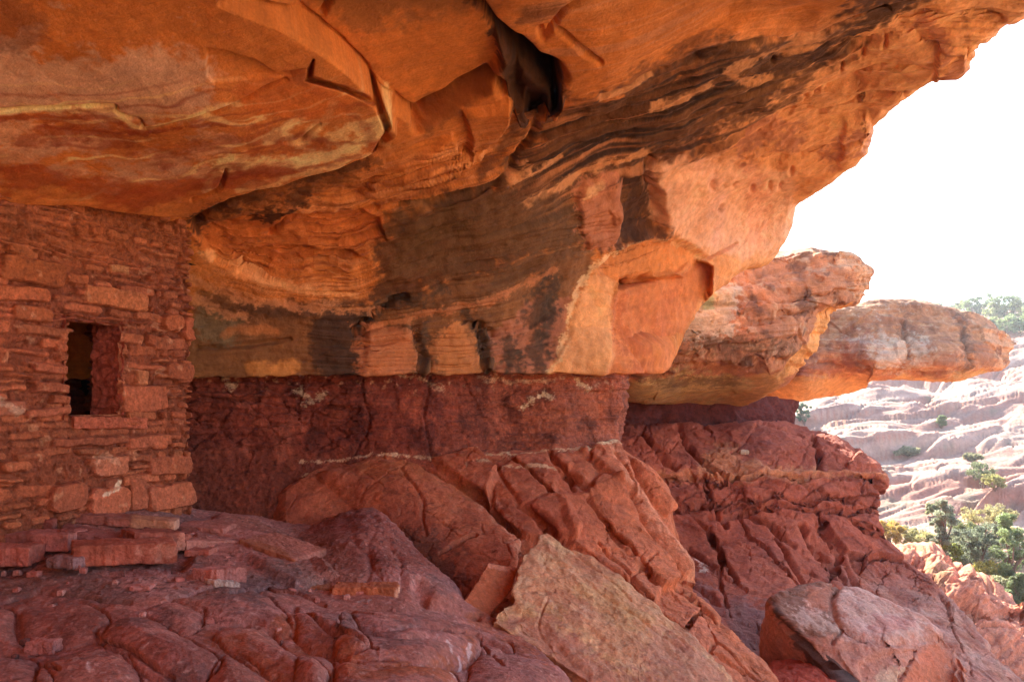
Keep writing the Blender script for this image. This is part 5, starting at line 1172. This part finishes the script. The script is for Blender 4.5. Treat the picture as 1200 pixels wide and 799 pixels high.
    s.mottle(.2); s.grade = (.86, .90, .72)
    # the window: faces left out, edge follows the stone ends
    fc = s.faces.mean(1).astype(int); cx, cz = X[s.faces].mean(1), Z[s.faces].mean(1)
    k = np.floor((cz - WZ0) / .062).astype(int)
    jl = np.random.default_rng(5).uniform(-.020, .022, 60)[np.clip(k, 0, 59)] + .008 * np.cos((cz - WZ0) / .062 * 6.283)
    jr = .018 * fbm(np.c_[cx * 0, cz * 14, cx * 0], 3, 3)
    hole = (cx > WU0 + jl) & (cx < WU1 + jr) & (cz > WZ0 + .004) & (cz < WZ1 - .004 + .006 * np.sin(cx * 30))
    s.keep = ~hole
    wl = s.build("wall", M_MASON, root, None); wl.location = -np.array(root.location)
    # jambs, sill and lintel: rough sheets 0.34 m deep
    def reveal(name, p00, p01, p11, p10, col, seed, amp=.03):
        p00, p01, p11, p10 = (np.asarray(q, float) for q in (p00, p01, p11, p10)); n = 70
        a, b = np.meshgrid(np.linspace(0, 1, n), np.linspace(0, 1, n))
        g = p00 * ((1 - a) * (1 - b))[..., None] + p01 * (a * (1 - b))[..., None] + p11 * (a * b)[..., None] + p10 * ((1 - a) * b)[..., None]
        q = Surf(g.reshape(-1, 3), grid_faces(n, n), None, None, col)
        cen = wall_pt((WU0 + WU1) / 2, (WZ0 + WZ1) / 2, -.15)
        if (q.nrm * (cen - q.pos)).sum(1).mean() < 0: q.faces = q.faces[:, ::-1]; q.nrm = -q.nrm
        f1, f2, idv = worley(q.pos * np.array([6, 6, 14]), seed); q.disp += amp * .6 * sstep(.02, .2, f2 - f1) * (.3 + idv) - amp * .6 + .01 * q.n(14, 3, seed)
        q.mottle(.25); o = q.build(name, M_MASON, root); o.location = -np.array(root.location); return o
    dp_ = .29
    e = .03
    reveal("window_jamb", wall_pt(WU1 + .015, WZ0 - e, .0), wall_pt(WU1 + .0, WZ0 - e, -dp_), wall_pt(WU1 + .0, WZ1 + e, -dp_), wall_pt(WU1 + .015, WZ1 + e, .0), (176, 92, 68), 3)
    reveal("window_jamb", wall_pt(WU0 - .02, WZ0 - e, .0), wall_pt(WU0 - .05, WZ0 - e, -dp_), wall_pt(WU0 - .05, WZ1 + e, -dp_), wall_pt(WU0 - .02, WZ1 + e, .0), (160, 84, 62), 5)
    reveal("window_sill", wall_pt(WU0 - .06, WZ0 - .0, .015), wall_pt(WU1 + .06, WZ0 - .0, .015), wall_pt(WU1 + .06, WZ0 - .01, -dp_), wall_pt(WU0 - .06, WZ0 - .01, -dp_), (186, 106, 80), 7, .012)
    reveal("window_lintel", wall_pt(WU0 - .06, WZ1, .01), wall_pt(WU1 + .06, WZ1, .01), wall_pt(WU1 + .06, WZ1 + .02, -dp_), wall_pt(WU0 - .06, WZ1 + .02, -dp_), (180, 100, 70), 9, .012)
    # long sill stone, proud of the wall
    a, b = wall_xy(84, 490)[0], wall_xy(172, 490)[0]; zt = wall_xy(120, 487.5)[1]; zb = wall_xy(120, 501)[1]
    q = prism(np.array([wall_pt(a, zt, .012), wall_pt((a + b) / 2, zt - .004, .018), wall_pt(b, zt - .02, .010), wall_pt(b, zt - .02, -.05), wall_pt(a, zt, -.05)]), [0, 0, zb - zt], 160, 24, 14, .014, 0, (184, 102, 70), rough=.010, rf=10, chip=.02, chipf=12)
    q.mottle(.12); o = q.build("sill_stone", M_MASON, root); o.location = -np.array(root.location)
    # chamber: rough inner faces, its darkness painted into the colour
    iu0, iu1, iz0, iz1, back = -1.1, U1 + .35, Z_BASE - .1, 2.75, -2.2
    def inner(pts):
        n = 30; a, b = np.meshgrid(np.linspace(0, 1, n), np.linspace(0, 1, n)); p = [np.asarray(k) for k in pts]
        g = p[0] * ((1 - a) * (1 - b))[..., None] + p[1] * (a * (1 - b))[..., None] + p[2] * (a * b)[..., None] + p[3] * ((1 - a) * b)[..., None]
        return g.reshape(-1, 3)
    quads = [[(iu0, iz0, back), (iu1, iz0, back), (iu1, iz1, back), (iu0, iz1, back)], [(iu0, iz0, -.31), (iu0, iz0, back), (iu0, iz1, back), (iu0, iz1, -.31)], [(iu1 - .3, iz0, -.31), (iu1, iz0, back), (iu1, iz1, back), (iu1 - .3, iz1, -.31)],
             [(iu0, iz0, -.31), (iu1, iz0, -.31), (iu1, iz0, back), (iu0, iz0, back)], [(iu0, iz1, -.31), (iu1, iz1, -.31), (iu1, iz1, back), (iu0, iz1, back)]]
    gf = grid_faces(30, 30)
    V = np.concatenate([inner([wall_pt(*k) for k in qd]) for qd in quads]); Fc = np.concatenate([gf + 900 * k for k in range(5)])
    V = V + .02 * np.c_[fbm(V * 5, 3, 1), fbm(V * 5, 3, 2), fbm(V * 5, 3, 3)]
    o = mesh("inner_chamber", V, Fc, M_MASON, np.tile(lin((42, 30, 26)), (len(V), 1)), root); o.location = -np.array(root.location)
build_room()

# ------------------------------------------------------------------ the dusty air of the canyon
def build_haze():
    m = bpy.data.materials.new("dusty_air"); m.use_nodes = True
    t = m.node_tree; t.nodes.remove(t.nodes["Principled BSDF"])
    v = t.nodes.new("ShaderNodeVolumePrincipled"); v.inputs["Color"].default_value = (.9, .9, .92, 1)
    v.inputs["Density"].default_value = .0013; v.inputs["Anisotropy"].default_value = .15
    t.links.new(v.outputs[0], t.nodes["Material Output"].inputs["Volume"])
    a, b, z0, z1 = -460, 460, -8, 34
    V = np.array([(a, a, z0), (b, a, z0), (b, b, z0), (a, b, z0), (a, a, z1), (b, a, z1), (b, b, z1), (a, b, z1)], float)
    Fc = np.array([(3, 2, 1, 0), (4, 5, 6, 7), (0, 1, 5, 4), (1, 2, 6, 5), (2, 3, 7, 6), (3, 0, 4, 7)])
    tag(mesh("haze", V, Fc, m, smooth_shade=False), kind="stuff")
build_haze()
